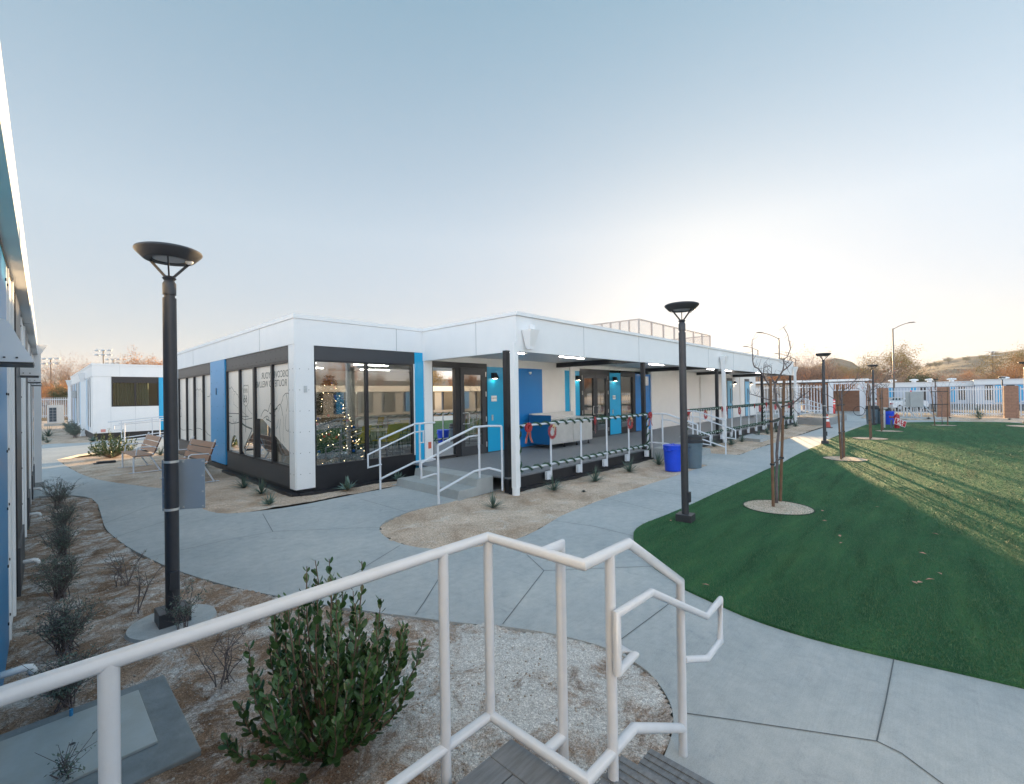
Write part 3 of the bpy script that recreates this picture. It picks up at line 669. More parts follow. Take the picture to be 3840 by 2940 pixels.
sbox('upper_band',M_WHITE2,6.90,8.83,2.802,2.95,.02,.05);sbox('upper_band',M_WHITE2,8.835,12.715,2.722,2.95,.02,.05);sbox('upper_band',M_WHITE2,12.995,13.33,2.722,2.95,.02,.05);sbox('upper_band',M_WHITE2,13.335,15.315,2.812,2.95,.022,.05);sbox('upper_band',M_WHITE2,15.32,18.72,2.815,2.95,.02,.05)
sbox('white_wall_panel',M_WHITE2,19.19,19.55,DK,2.94,.0,.05)
sbox('service_wall',M_WHITE2,19.55,24.45,DK,2.70,-.06,.05,label='wide recessed white service wall');sbox('upper_band',M_WHITE2,19.55,24.45,2.70,2.94,.0,.05)
sbox('white_pier',M_WHITE2,24.45,24.95,DK,2.94,.04,.12)
sbox('white_wall_panel',M_WHITE2,24.95,28.55,DK,2.94,.0,.05)
def bdoor(x0,x1):
    sbox('door_header',M_DARK,x0,x1,2.56,2.72,.01,.06);d=sbox('service_door',mat('pale_blue_door',(.17,.42,.60),.4,noise_amt=.05,scale=3),x0+.03,x1-.03,DK,2.555,.01,.06)
    b=B();b.box(x0+.55,x0+.68,YS-.02,YS-.01,1.2,2.1);b.build('door_window',M_BLKP,d)
    b=B();b.tube([(x1-.12,YS-.05,1.25),(x1-.28,YS-.05,1.25)],.014,8);b.box(x1-.15,x1-.08,YS-.045,YS-.01,1.15,1.35);b.build('door_handle',M_STEEL,d)
    sbox('door_frame',M_BLACK,x0-.0,x0+.03,DK,2.56,.02,.06);sbox('door_frame',M_BLACK,x1-.03,x1,DK,2.56,.02,.06)
bdoor(28.58,29.55);sbox('white_wall_panel',M_WHITE2,29.56,30.9,DK,2.94,.0,.05);sbox('white_pier',M_WHITE2,30.9,31.2,DK,2.94,.05,.12);sbox('white_wall_panel',M_WHITE2,31.2,31.95,DK,2.94,.0,.05)
bdoor(31.96,32.95);sbox('white_wall_panel',M_WHITE2,32.96,XE,DK,2.94,.0,.05)
sbox('upper_band',M_WHITE2,28.58,29.55,2.722,2.94,.0,.05);sbox('upper_band',M_WHITE2,31.96,32.95,2.722,2.94,.0,.05)
part('end_wall',M_WHITE2,lambda b:(b.box(XE-.08,XE,YS+.06,YN,-.05,3.45),b.box(XW+.1,XE-.1,YN-.08,YN-.02,-.05,3.45)))
# interior shell
part('interior_floor',mat('interior_floor',(.16,.15,.14),.35,noise_amt=.2,scale=3),lambda b:b.box(XW+.12,18.,YS+.12,17.,.27,DK))
part('interior_wall',mat('interior_wall',(.62,.62,.6),.7),lambda b:(b.box(XW+.12,18.,17.,17.1,DK,3.0),b.box(12.6,12.7,YS+.2,17.,DK,3.0)))
part('interior_ceiling',mat('interior_ceiling',(.7,.7,.68),.8),lambda b:b.box(XW+.12,18.,YS+.12,17.,2.96,3.0))
ls=B()
for x,y in ((5.2,11.),(7.6,11.),(10.,11.),(5.2,13.4),(7.6,13.4),(10.,13.4),(6.4,15.6),(9.,15.6),(14.2,11.5),(16.2,11.5)): ls.box(x-.6,x+.6,y-.016,y+.016,2.93,2.955)
ls.build('ceiling_light',mat('interior_light',(1,1,1),.5,emit=(1,.95,.85),estr=8.),bld)
# deck
deck=thing('porch_deck','grey composite deck under the porch roof with black steel edge','deck',(6.3,YP,0))
def dk(b):
    y=YP+.02
    while y<YS-.03:
        y2=min(y+.138,YS-.02);x0=6.30 if y>6.5 else 6.37
        b.box(x0,34.3 if y>=YP+3.0 else 30.05,y,y2,DK-.03,DK);y+=.144
dk_b=B();dk(dk_b);dk_b.build('deck_board',M_DECK,deck,kind='stuff')
def edge(b):
    b.box(6.39,30.05,YP+.03,YP+.05,.03,DK-.032);b.box(6.33,6.35,6.55,8.6,.0,DK-.032);b.box(6.39,30.05,YP-.03,YP+.03,-.03,.045)
e=B();edge(e);e.box(6.37,30.05,YP+.0,YP+.03,DK-.06,DK-.032);e.build('edge_beam',M_BLACK,deck)
# wall sconces
def sconce(x,z=2.55,first=[None]):
    t=thing('wall_sconce','small black wedge wall light','wall light',(x,YS-.02,z),group='black wedge lights on the porch wall')
    b=B();b.add([(-.075,0,0),(.075,0,0),(.095,-.16,-.16),(-.095,-.16,-.16),(-.075,0,-.16),(.075,0,-.16),(-.06,-.09,0),(.06,-.09,0)],[(0,1,7,6),(6,7,2,3),(0,6,3,4),(1,5,2,7),(4,3,2,5),(0,4,5,1)]);b.build('housing',M_BLACK,t,local=True)
    b=B();b.box(-.05,.05,-.12,-.04,-.168,-.162);b.build('lens',mat('sconce_lens',(1,1,1),.5,emit=(1,.85,.62),estr=8.),t,local=True);return t
for x,l in ((9.05,'black wedge wall light right of the entrance door'),(13.14,'black wedge wall light left of the double door'),(15.62,'black wedge wall light right of the double door'),(29.85,'black wedge wall light beside the nearer pale blue service door'),(33.15,'black wedge wall light beside the farther pale blue service door')):
    t=sconce(x);t['label']=l
def sign(name,lab,x,z,w,h,txt,size,cat='sign',m=M_WP):
    t=thing(name,lab,cat,(x,YS-.02,z));b=B();b.box(-w/2,w/2,-.012,0,-h/2,h/2);b.build('sign_plate',m,t,local=True,bevel=.004)
    if txt: text(txt,size,M_BLACK,t,(x,YS-.033,z+h*.06),(1,0,0),(0,0,1),ext=.001)
    return t
sign('room_sign','white room sign reading CLASSROOM right of the entrance door',9.07,1.82,.22,.16,'CLASSROOM',.036)
sign('room_sign','small white room sign right of the double door',15.62,1.76,.2,.16,'ROOM',.06)
t=sign('access_sign','tall white restroom style sign with a round symbol on the royal blue panel',18.06,1.77,.17,.27,None,.04)
b=B();b.tube([(18.06+.045*math.cos(a),YS-.034,1.79+.045*math.sin(a)) for a in [i*PI/6 for i in range(12)]],.005,6,closed=True);b.box(18.054,18.066,YS-.038,YS-.033,1.76,1.85);b.box(18.0,18.12,YS-.036,YS-.033,1.655,1.675);b.build('symbol',M_BLACK,t)
for x,z,l in ((9.0,1.28,'small steel plate under the classroom sign'),(15.52,1.2,'small steel plate under the double door room sign')):
    t=thing('key_plate',l,'plate',(x,YS-.02,z));b=B();b.box(-.03,.03,-.012,0,-.08,.08);b.build('plate',M_GALV,t,local=True)
t=thing('speaker_box','pale wall box mounted high on the royal blue panel','box',(18.1,YS-.02,2.42));b=B();b.box(-.17,.15,-.14,0,-.19,.19);b.build('housing',M_GALV,t,local=True,bevel=.01)
for x,z,l in ((10.66,2.6,'round white dome camera on the royal blue panel near the entrance'),(17.85,2.66,'round white dome camera on the farther royal blue panel')):
    t=thing('dome_camera',l,'camera',(x,YS-.02,z));b=B();b.lathe([(.0,-.06),(.035,-.05),(.05,-.02),(.05,.02),(.0,.02)],n=14);b.build('dome',M_WP,t,local=True,smooth=True)
# downspouts with hoppers
def downspout(x,y,zt,lab,w=.115):
    t=thing('downspout',lab,'downspout',(x,y,0),group='white downspouts along the porch')
    b=B();b.box(-w/2,w/2,-w/2,w/2,.12,zt-.3);b.lathe([(.075,-.02),(.075,.13),(.06,.16)],n=14);b.build('pipe',M_WHITE,t,local=True)
    b=B();q=[(-.055,-.055),(.055,-.055),(.055,.055),(-.055,.055)];n_=[(-.13,-.14),(.13,-.14),(.13,.08),(-.13,.08)]
    b.add([(a,c,zt-.36) for a,c in q]+[(a,c,zt-.05) for a,c in n_]+[(a*1.08,c*1.08,zt) for a,c in n_],[(3,2,1,0),(0,1,5,4),(1,2,6,5),(2,3,7,6),(3,0,4,7),(4,5,9,8),(5,6,10,9),(6,7,11,10),(7,4,8,11),(8,9,10,11)]);b.build('hopper',M_WHITE,t,local=True);return t
for i,(x,l) in enumerate(((6.43,'white downspout at the near corner of the porch'),(18.1,'white downspout in front of the recessed service wall'),(29.8,'white downspout at the far end of the porch'))):
    t=downspout(x,5.99,3.26 if i else 3.22,l)
    if i==0:
        for c in list(t.children):
            if c.name.startswith('hopper'): c.location=(.5,.03,.0)
        b=B();b.box(.60,.70,-.02,.12,3.2,3.34);b.box(.45,.55,-.04,.06,2.83,2.88);b.build('outlet',M_WHITE,t,local=True)
# roof screen + hvac
M_SCR=mat('tan_screen_steel',(.50,.42,.37),.5)
scr=thing('roof_screen','tall mesh screen of posts and rails on the flat roof','screen',(17.5,9.25,3.42))
zs=5.0;x0,y0=G(2395,1197,zs);x1,_=G(2677,1258,zs);xl,yl=G(2193,1222,zs);yl=min(yl,19.)
P0=(x0,y0);P1=(x1,y0+.05);P2=(x0-.2,yl);P3=(x1,min(y0+5,19.))
fr=B()
for a,b_,k in ((P0,P1,7),(P0,P2,6),(P1,P3,3),(P2,P3,6)):
    for z in (zs,zs-.75): fr.beam((*a,z),(*b_,z),.05,.05)
    for i in range(1 if (b_ is P2 or b_ is P3) else 0,k+1 if b_ is not P3 else k):
        t_=i/k;p=(a[0]+(b_[0]-a[0])*t_,a[1]+(b_[1]-a[1])*t_);fr.box(p[0]-.03,p[0]+.03,p[1]-.03,p[1]+.03,3.4,zs)
fr.build('screen_frame',M_SCR,scr)
def mesh_mat():
    m=bpy.data.materials.new('perforated_mesh');m.use_nodes=True;nt=m.node_tree;p=nt.nodes['Principled BSDF'];p.inputs['Base Color'].default_value=(.5,.40,.35,1);p.inputs['Alpha'].default_value=.32;return m
ms=B()
for a,b_ in ((P0,P1),(P0,P2),(P1,P3),(P2,P3)): ms.add([(*a,3.55),(*b_,3.55),(*b_,zs-.03),(*a,zs-.03)],[(0,1,2,3)])
ms.build('mesh_panel',mesh_mat(),scr)
hv=thing('rooftop_unit','pale metal rooftop air unit behind the parapet','air unit',(19.4,10.6,3.42))
b=B();b.box(17.9,20.6,9.9,12.,3.42,4.30);b.box(17.86,20.64,9.86,12.04,4.3,4.34);b.box(21.0,22.1,10,12,3.42,4.15);b.build('cabinet',M_GALV,hv)
b=B()
for x in (18.3,20.2,20.9,22.0): b.box(x-.03,x+.09,9.78,9.85,3.42,4.55);b.box(x-.03,x+.2,9.78,9.85,4.42,4.5)
b.build('bracket',M_STEEL,hv)
# ---- stairs and rails (local x outward from the deck edge, local y across)
def rail_run(name,t,paths,posts,r=.0215):
    b=B()
    for p in paths: b.tube(p,r,12)
    b.build(name,M_RAIL,t,local=True,smooth=True,ang=50)
    for p in posts:
        b=B();b.tube([(p[0],p[1],p[2]),(p[0],p[1],p[3])],r,12);b.build('post',M_RAIL,t,local=True,smooth=True,ang=50)
def stair_rail(loc,rz,side,lab,ret=0.,grp='white pipe handrails beside the porch steps'):
    t=thing('stair_rail',lab,'handrail',loc,rz,grp)
    y=0.;s=side
    top=[(1.34,y,1.04),(.47,y,1.31),(.09,y,1.31)]
    low=[(1.34,y,.22),(.49,y,.47),(.09,y,.48)]
    posts=[(1.34,y,0,1.04),(.35,y,.32,1.31)]
    if ret:
        top+=[(ret,y-s*.24,1.31)];low+=[(ret,y-s*.24,.42)];posts.append((ret,y-s*.24,.05,1.31))
    else: top+=[(-.07,y,1.31)];low+=[(-.07,y,.47)]
    rail_run('guard_rail',t,[top,low],posts)
    o=y+s*.07
    g=B();g.tube([(1.34,y,.53),(1.36,o,.53),(1.65,o,.50),(1.65,o,.76),(.55,o,1.13),(.3,o,1.14),(.3,o,.89),(.35,y,.88)],.017,10);g.build('grab_rail',M_RAIL,t,local=True,smooth=True,ang=50);return t
stair_rail((6.3,6.5,0),PI,-1,'white pipe handrail on the near side of the corner steps',ret=-.03)
stair_rail((6.3,8.45,0),PI,1,'white pipe handrail beside the tall window at the corner steps')
stair_rail((12.35,YP,0),-PI/2,1,'white pipe handrail on the near side of the second porch steps')
stair_rail((14.52,YP,0),-PI/2,-1,'white pipe handrail on the far side of the second porch steps')
def steps(loc,rz,w,lab):
    t=thing('concrete_steps',lab,'steps',loc,rz,'poured concrete steps up to the porch')
    b=B();b.extr([(0,0),(.92,-.02),(.88,.16),(.45,.16),(.42,.315),(0,.315)],'y',-w/2,w/2)
    b.build('step_block',mat('step_concrete',(.36,.375,.37),.8,noise_amt=.2,scale=3,bump=.2,bscale=70),t,local=True,bevel=.008);return t
steps((6.3,7.51,0),PI,2.05,'two poured concrete steps at the corner entrance')
steps((13.46,YP,0),-PI/2,2.1,'two poured concrete steps halfway along the porch')
def guard(x0,x1,xs,lab,grp='white pipe guard rails along the porch edge',zr=1.30):
    t=thing('guard_rail',lab,'railing',(x0,YP-.055,0),0,grp)
    L=x1-x0
    rail_run('rail',t,[[(0,0,zr),(L,0,zr)],[(0,0,.43),(L,0,.43)]],[(x-x0,0,.1,zr) for x in xs])
    b=B()
    for x in xs[:]:
        b.box(x-x0-.17,x-x0-.03,-.03,.035,.12,.29)
    b.build('bracket',M_RAIL,t,local=True);return t
guard(6.62,12.04,[6.62,7.62,8.74,9.85,10.95,12.04],'white pipe guard rail with garland along the near half of the porch')
guard(14.6,29.5,[14.75,15.9,17.0,18.1,19.2,20.3,21.4,22.55,23.7,24.1,25.3,26.4,27.5,28.5,29.45],'white pipe guard rail with garland along the far half of the porch')
b=B();b.tube([(0,0,.05),(0,0,1.3)],.0215,12);t=thing('guard_rail','short white post and rail closing the gap before the second steps','railing',(12.27,YP-.055,0),0,'white pipe guard rails along the porch edge');b.build('post',M_RAIL,t,local=True,smooth=True)
# garlands, bows, wreaths
def garland(lab,pts,pitch=.16,nd_=170,r=.035):
    rng=random.Random(len(lab)+int(pts[0][0]*10));b=B();tot=0
    core=[];V=[];F=[];cores=[]
    for a,c in zip(pts[:-1],pts[1:]):
        a=Vector(a);c=Vector(c);d=c-a;L=d.length;dn=d.normalized();u=dn.cross(Vector((0,0,1)) if abs(dn.z)<.9 else Vector((0,1,0))).normalized();w=dn.cross(u)
        n=max(4,int(L/.015))
        for i in range(n):
            t=i/n*L;ph=t/pitch*2*PI
            core.append(a+dn*t+(u*math.cos(ph)+w*math.sin(ph))*r)
    ct=B();ct.tube(core[::2],.019,6,cap=False);cores.append(ct)
    for i in range(len(core)-1):
        seg=core[i+1]-core[i]
        if seg.length<1e-6: continue
        k=max(1,int(nd_*seg.length))
        for q in range(k):
            p=core[i]+seg*rng.random();o=Vector((rng.gauss(0,1),rng.gauss(0,1),rng.gauss(0,1))).normalized()*rng.uniform(.036,.058)
            s_=o.cross(Vector((rng.random(),rng.random(),rng.random()))).normalized()*.0065
            n=len(V);V+=[p-s_,p+s_,p+o];F.append((n,n+1,n+2))
    o=npmesh('garland',[tuple(v) for v in V],F,M_GREENP);o2=cores[0].build('core',M_GREENP);o2.parent=o;return tag(o,lab,'garland',group='green garlands wound on the porch railings')
yg=YP-.055
garland('green garland wound along the top rail of the near porch railing',[(6.62,yg,1.30),(12.04,yg,1.30)],.3,420)
garland('green garland wound along the bottom rail of the near porch railing',[(6.62,yg,.43),(12.04,yg,.43)],.3,420)
garland('green garland wound up the first post by the porch corner',[(6.62,yg,.43),(6.62,yg,1.28)],.3,420)
garland('green garland wound down the post at the end of the near railing',[(12.04,yg,1.28),(12.04,yg,.12)],.22,380)
garland('green garland along the top rail of the far porch railing',[(14.75,yg,1.30),(29.5,yg,1.30)],.22,200,.04)
garland('green garland along the bottom rail of the far porch railing',[(14.75,yg,.43),(29.5,yg,.43)],.22,200,.04)
garland('green garland on the first post of the far railing',[(14.75,yg,.43),(14.75,yg,1.28)],.22,260)
garland('green garland on the paired posts midway along the far railing',[(23.7,yg,.3),(23.7,yg,1.28)],.2,300,.04)
garland('green garland on the last post of the far railing',[(29.45,yg,.3),(29.45,yg,1.28)],.2,300,.04)
def bow():
    t=thing('bow','red tartan ribbon bow','bow',(0,0,0),group='red ribbon bows on the porch railings');rng=random.Random(4);b=B()
    for i in range(9):
        a=i/9*2*PI;c,s_=math.cos(a),math.sin(a);L=.075;P=[]
        for k in range(7):
            q=k/6*PI;P.append((c*L*math.sin(q)*1.0,-.02-.045*abs(math.sin(q*.5))-.012*(i%3),s_*L*math.sin(q)+.0))
        # loop ribbon: out and back
        pts=[(0,-.02,0),(c*.05,-.055,s_*.05),(c*.085,-.05,s_*.085),(c*.08,-.02,s_*.08),(c*.03,-.015,s_*.03)]
        wv=Vector((-s_,0,c))*.022
        for p,q in zip(pts[:-1],pts[1:]): b.add([Vector(p)-wv,Vector(p)+wv,Vector(q)+wv,Vector(q)-wv],[(0,1,2,3)])
    b.obox((0,-.05,0),(.03,.03,.03));b.build('loops',M_REDR,t,local=True)
    for sx in (-1,1):
        b=B();pts=[(0,-.03,0),(.03*sx,-.045,-.09),(.05*sx,-.03,-.17),(.085*sx,-.045,-.26)]
        for p,q in zip(pts[:-1],pts[1:]): b.add([(p[0]-.022,p[1],p[2]),(p[0]+.022,p[1],p[2]),(q[0]+.022,q[1],q[2]),(q[0]-.022,q[1],q[2])],[(0,1,2,3)])
        b.build('tail',M_REDR,t,local=True)
        b=B()
        for p,q in zip(pts[:-1],pts[1:]):
            for e_ in (-.022,.018): b.add([(p[0]+e_,p[1]-.003,p[2]),(p[0]+e_+.004,p[1]-.003,p[2]),(q[0]+e_+.004,q[1]-.003,q[2]),(q[0]+e_,q[1]-.003,q[2])],[(0,1,2,3)])
        b.build('ribbon_edge',M_GOLD,t,local=True)
    return t
pb=bow()
for i,(x,z,l,rz) in enumerate(((6.70,1.27,'large red bow at the corner downspout end of the railing',0),(9.22,1.27,'red bow hanging in front of the double door',.5),(12.06,1.28,'red bow on the corner post before the second steps',0),(14.75,1.26,'red bow on the first post of the far railing',0),(17.9,1.26,'red bow on the downspout post in front of the far railing',.2),(18.35,1.26,'red bow just right of the service wall downspout',0),(22.0,1.26,'red bow in front of the farther blue service door',.3),(23.9,1.28,'red bow on the paired posts midway along the far railing',0),(29.3,1.26,'red bow on the last post of the far railing',0))):
    place(pb,i==0,(x,yg-(.03 if i else .14),z),rz,l,scale=1.15)
def wreath():
    t=thing('wreath','red wreath','wreath',(0,0,0),group='red wreaths on the porch railings');rng=random.Random(2);V=[];F=[]
    for i in range(800):
        a=rng.uniform(0,2*PI);rr=.105+rng.gauss(0,.012);p=Vector((rr*math.cos(a),-.03+rng.gauss(0,.012),-.1+rr*math.sin(a)*1.2));o=Vector((rng.gauss(0,1),rng.gauss(0,1),rng.gauss(0,1))).normalized()*.022;s_=o.cross(Vector((1,.3,.2))).normalized()*.006
        n=len(V);V+=[tuple(p-s_),tuple(p+s_),tuple(p+o)];F.append((n,n+1,n+2))
    npmesh('ring',V,F,M_REDB,t)
    b=B();b.obox((.03,-.06,.03),(.08,.01,.03),Matrix.Rotation(.6,3,'Y'));b.obox((.0,-.06,.03),(.07,.01,.03),Matrix.Rotation(-.7,3,'Y'));b.obox((.03,-.065,-.03),(.02,.005,.09));b.build('gold_bow',M_GOLD,t,local=True);return t
pw=wreath()
for i,(x,l) in enumerate(((7.62,'red wreath on the second post of the near railing'),(10.95,'red wreath on the fifth post of the near railing'),(16.3,'red wreath on the far railing near the second steps'),(20.0,'red wreath on the far railing left of the farther bow'),(22.9,'red wreath on the far railing right of the farther blue door'),(25.6,'red wreath on the far railing past the paired posts'),(28.4,'red wreath near the far end of the railing'))):
    place(pw,i==0,(x,yg-.02,1.22),0,l)
# steel counter on the porch
t=thing('serving_counter','blue sided stainless steel serving counter with doors on casters on the porch','counter',(11.3,8.6,DK))
x0,x1,y0,y1=10.4,12.55,8.25,9.1
b=B();b.box(x0,x1,y0+.02,y1,.44,1.16);b.box(x0,x1,y1-.1,y1,1.16,1.34);b.build('cabinet',M_STEEL,t,bevel=.004)
b=B();b.box(x0-.02,x0,y0,y1,.44,1.30);b.build('side_panel',mat('navy_side',(.008,.10,.26),.4),t)
for i in range(2):
    b=B();b.box(x0+.02+i*1.07,x0+1.06+i*1.07,y0,y0+.02,.46,1.13);b.build('cabinet_door',M_STEEL,t)
b=B();b.box(x0,x1,y0-.03,y1-.1,1.163,1.19);b.build('worktop',M_STEEL,t)
for x in (x0+.1,x0+.75,x0+1.4,x1-.1):
    b=B();b.tube([(x,y0+.1,DK+.04),(x,y0+.1,.44)],.015,8);b.tube([(x-.015,y0+.1,DK+.035),(x+.015,y0+.1,DK+.035)],.034,12);b.build('caster',M_BLKP,t)
# ---------------- interior furniture seen through the glass
def chair():
    t=thing('classroom_chair','yellow plastic chair on black sled legs','chair',(0,0,0),group='yellow chairs inside the glazed room')
    b=B();b.extr([(-.22,.44),(.2,.45),(.23,.43),(.23,.455),(.2,.475),(-.22,.465)],'y',-.22,.22);b.build('seat',M_YEL,t,local=True)
    b=B();b.add([(-.2,-.2,.5),(-.2,.2,.5),(-.27,.21,.83),(-.27,-.21,.83),(-.22,-.2,.5),(-.22,.2,.5),(-.29,.21,.83),(-.29,-.21,.83)],[(0,1,2,3),(7,6,5,4),(0,4,5,1),(2,6,7,3),(1,5,6,2),(0,3,7,4)]);b.build('backrest',M_YEL,t,local=True)
    for s_ in (-1,1):
        b=B();b.tube([(-.25,.2*s_,.6),(-.2,.21*s_,.44),(-.22,.22*s_,.02),(.2,.22*s_,.02),(.16,.2*s_,.44)],.01,6);b.build('leg',M_BLKP,t,local=True)
    return t
pc=chair()
spots=[(5.5,10.5,2.2),(6.3,10.4,1.8),(6.9,11.2,2.0),(7.6,10.3,1.5),(5.7,11.9,2.2),(6.5,12.4,-1.),(7.6,12.0,2.),(8.6,10.9,2.3),(8.7,12.4,1.8),(9.6,11.4,2.1),(9.7,13.2,2.),(7.2,13.8,-1.1),(8.2,14.4,2.2),(10.6,12.,2.4)]
for i,(x,y,a) in enumerate(spots):
    place(pc,i==0,(x,y,DK),a,'yellow plastic chair with black sled legs inside the glazed corner room',scale=1.1)
def table():
    t=thing('folding_table','flip top table on casters','table',(0,0,0),group='tables among the yellow chairs')
    b=B();b.box(-.75,.75,-.3,.3,.71,.735);b.build('tabletop',mat('table_top',(.32,.26,.2),.3),t,local=True)
    for s_ in (-.55,.55):
        b=B();b.tube([(s_,0,.08),(s_,0,.71)],.025,8);b.tube([(s_,-.28,.07),(s_,.28,.07)],.02,6);b.tube([(s_,-.28,.05),(s_,-.28,.04)],.03,8);b.build('leg',M_GALV,t,local=True)
    return t
pt=table()
for i,(x,y,a) in enumerate(((6.6,11.0,.5),(8.2,11.6,.4),(7.2,12.9,.5),(9.4,12.4,.5),(9.,14.,.4))): place(pt,i==0,(x,y,DK),a,'brown flip top table on casters standing among the yellow chairs')
# christmas tree behind the corner window
ct_=thing('christmas_tree','dark green christmas tree with coloured baubles and fairy lights behind the corner window','christmas tree',(4.7,10.15,DK))
rng=random.Random(9);V=[];F=[]
for i in range(9000):
    z=rng.random()**1.4*1.95;rr=(.80*(1-z/2.0)+.03)*math.sqrt(rng.random());a=rng.uniform(0,2*PI)
    p=Vector((4.7+rr*math.cos(a),10.15+rr*math.sin(a),DK+.15+z));o=Vector((math.cos(a),math.sin(a),rng.uniform(-.6,.5))).normalized()*rng.uniform(.07,.12);s_=o.cross(Vector((rng.random()-.5,rng.random()-.5,1))).normalized()*.016
    n=len(V);V+=[tuple(p-s_-ct_.location),tuple(p+s_-ct_.location),tuple(p+o-ct_.location)];F.append((n,n+1,n+2))
npmesh('branches',V,F,M_GREENP,ct_)
def balls(m,k,r,nm,seed):
    rg=random.Random(seed);b=B()
    for i in range(k):
        z=rg.random()**1.3*1.8;rr=.80*(1-z/2.0)+.02;a=rg.uniform(-PI,.3)
        b.lathe([(0,-r),(r*.7,-r*.7),(r,0),(r*.7,r*.7),(0,r)],(4.7+rr*math.cos(a),10.15+rr*math.sin(a),DK+.15+z),8 if r>.01 else 4)
    o=b.build(nm,m,ct_,smooth=True);return o
balls(mat('silver_bauble',(.75,.8,.8),.15,metal=.8),26,.035,'bauble',1);balls(mat('red_bauble',(.6,.02,.03),.2),12,.035,'bauble',2);balls(mat('blue_bauble',(.02,.15,.6),.2),14,.035,'bauble',3)
balls(mat('fairy_light',(1,.8,.5),.5,emit=(1,.72,.4),estr=8.),90,.0055,'fairy_lights',5)
# ================================================================ LEFT BUILDING (runs beside the camera, turned one degree)
M_WBLUE=panel_mat('deep_blue_panel',(.006,.21,.46),.35)
LB=thing('west_building','long white flat roofed building at the left edge with blue and black panels','building',(-.2,0,0),-math.atan(.0165))
def lp(name,m,*bx,parent=None,**k):
    b=B()
    for q in bx: b.box(*q)
    o=b.build(name,m,parent or LB,local=True,**k);return o
lp('wall',M_WHITE,(-.4,-.02,-3,14.9,.05,2.98),(-8,-.4,14.6,14.88,.05,2.98))
fb=B();fb.extr([(-.3,2.985),(.088,2.985),(.069,3.50),(-.3,3.50)],'y',-3,14.95);fb.build('fascia',M_WHITE,LB,local=True)
lp('roof_cap',M_WHITE,(-.3,.069,-3,14.96,3.502,3.525))
lp('roof',M_WHITE2,(-8,-.3,-3,14.8,3.38,3.44));lp('shadow_gap',M_BLACK,(-.019,.004,-3,14.9,2.955,2.984))
lp('base_skirt',M_BLACK,(-.35,-.03,-3,14.85,-.1,.05))
lp('panel_seam',MATS['seam_grey'],(-.3,.074,9.0,9.006,2.982,2.985))
yb=[(2.4,5.1,'b'),(5.1,6.25,'w'),(6.3,7.5,'k'),(7.55,8.0,'b'),(8.0,9.5,'w'),(9.5,10.5,'k'),(10.5,12.3,'w'),(12.35,13.1,'k'),(13.1,14.2,'w'),(14.2,14.6,'k')]
for a,c,t_ in yb:
    if t_=='b': lp('blue_panel',M_WBLUE,(-.02,.0,a,c,.1,2.95))
    elif t_=='w':
        lp('white_panel',M_WHITE,(-.02,.0,a,c,.1,2.95))
        lp('panel_rib',M_WHITE,(.0,.016,c-.5,c-.42,.1,2.95),(.0,.01,a+.1,a+.16,.1,2.95))
    else: lp('window_recess',M_BLACK,(-.02,.012,a,c,.1,2.95));lp('dark_sill',M_DARK,(.012,.03,a,c,.1,.55))
sb=B()
for y in (4.98,5.2,7.9,8.2):
    for z in np.arange(.3,2.9,.42): sb.obox((.003,y,z),(.008,.018,.018))
sb.build('panel_screw',M_BLACK,LB,local=True)
for i,y in enumerate((3.95,7.25,10.35,13.05)):
    pr=[(0,0),(.155,0),(.156,.008),(.134,.05),(.11,.10),(.086,.157),(.07,.2),(.055,.232),(.035,.248),(0,.252)]
    b=B();b.extr([(x,z) for x,z in pr],'y',0,.42);t=thing('window_hood',['large pale metal hood nearest the camera on the left building','second pale metal hood on the left building','third pale metal hood on the left building','farthest small pale metal hood on the left building'][i],'hood',(-.2+.0165*y,y,[2.155,2.21,2.235,2.255][i]),-math.atan(.0165),'pale metal hoods on the left building wall')
    b.build('hood_shell',M_WHITE,t,local=True,smooth=True,ang=30)
    b=B();b.box(.0,.15,-.003,.4,-.012,-.001);b.build('grille',M_BLKP,t,local=True)
    b=B();
    for x in (.035,.085): b.obox((x,-.004,.025),(.01,.01,.008))
    b.build('bolt',M_BLKP,t,local=True)
for i,y in enumerate((4.15,6.9,9.75,12.55)):
    t=thing('drain_pipe',['white drain elbow nearest the camera low on the left wall','second white drain elbow low on the left wall','third white drain elbow low on the left wall','farthest white drain elbow low on the left wall'][i],'pipe',(-.2+.0165*y,y,.27),group='white drain elbows low on the left wall')
    b=B();b.tube([(-.02,0,0),(.10,0,.003),(.125,0,-.005),(.135,0,-.025),(.137,0,-.05)],.021,12);b.build('elbow',M_WP,t,local=True,smooth=True)
t=thing('downspout','white downspout at the far corner of the left building','downspout',(.06+.06,14.78,0));b=B();b.box(-.06,.06,-.05,.05,.1,2.98);b.build('pipe',M_WHITE,t,local=True)
b=B();b.box(-.09,.1,-.08,.08,0,.12);b.build('splash_block',MATS['step_concrete'],t,local=True)
b=B();b.add([(-.1,-.1,3.2),(.16,-.1,3.2),(.16,.1,3.2),(-.1,.1,3.2),(-.04,-.04,2.95),(.04,-.04,2.95),(.04,.04,2.95),(-.04,.04,2.95)],[(0,1,2,3),(0,4,5,1),(1,5,6,2),(2,6,7,3),(3,7,4,0)]);b.build('hopper',M_WHITE,t,local=True)
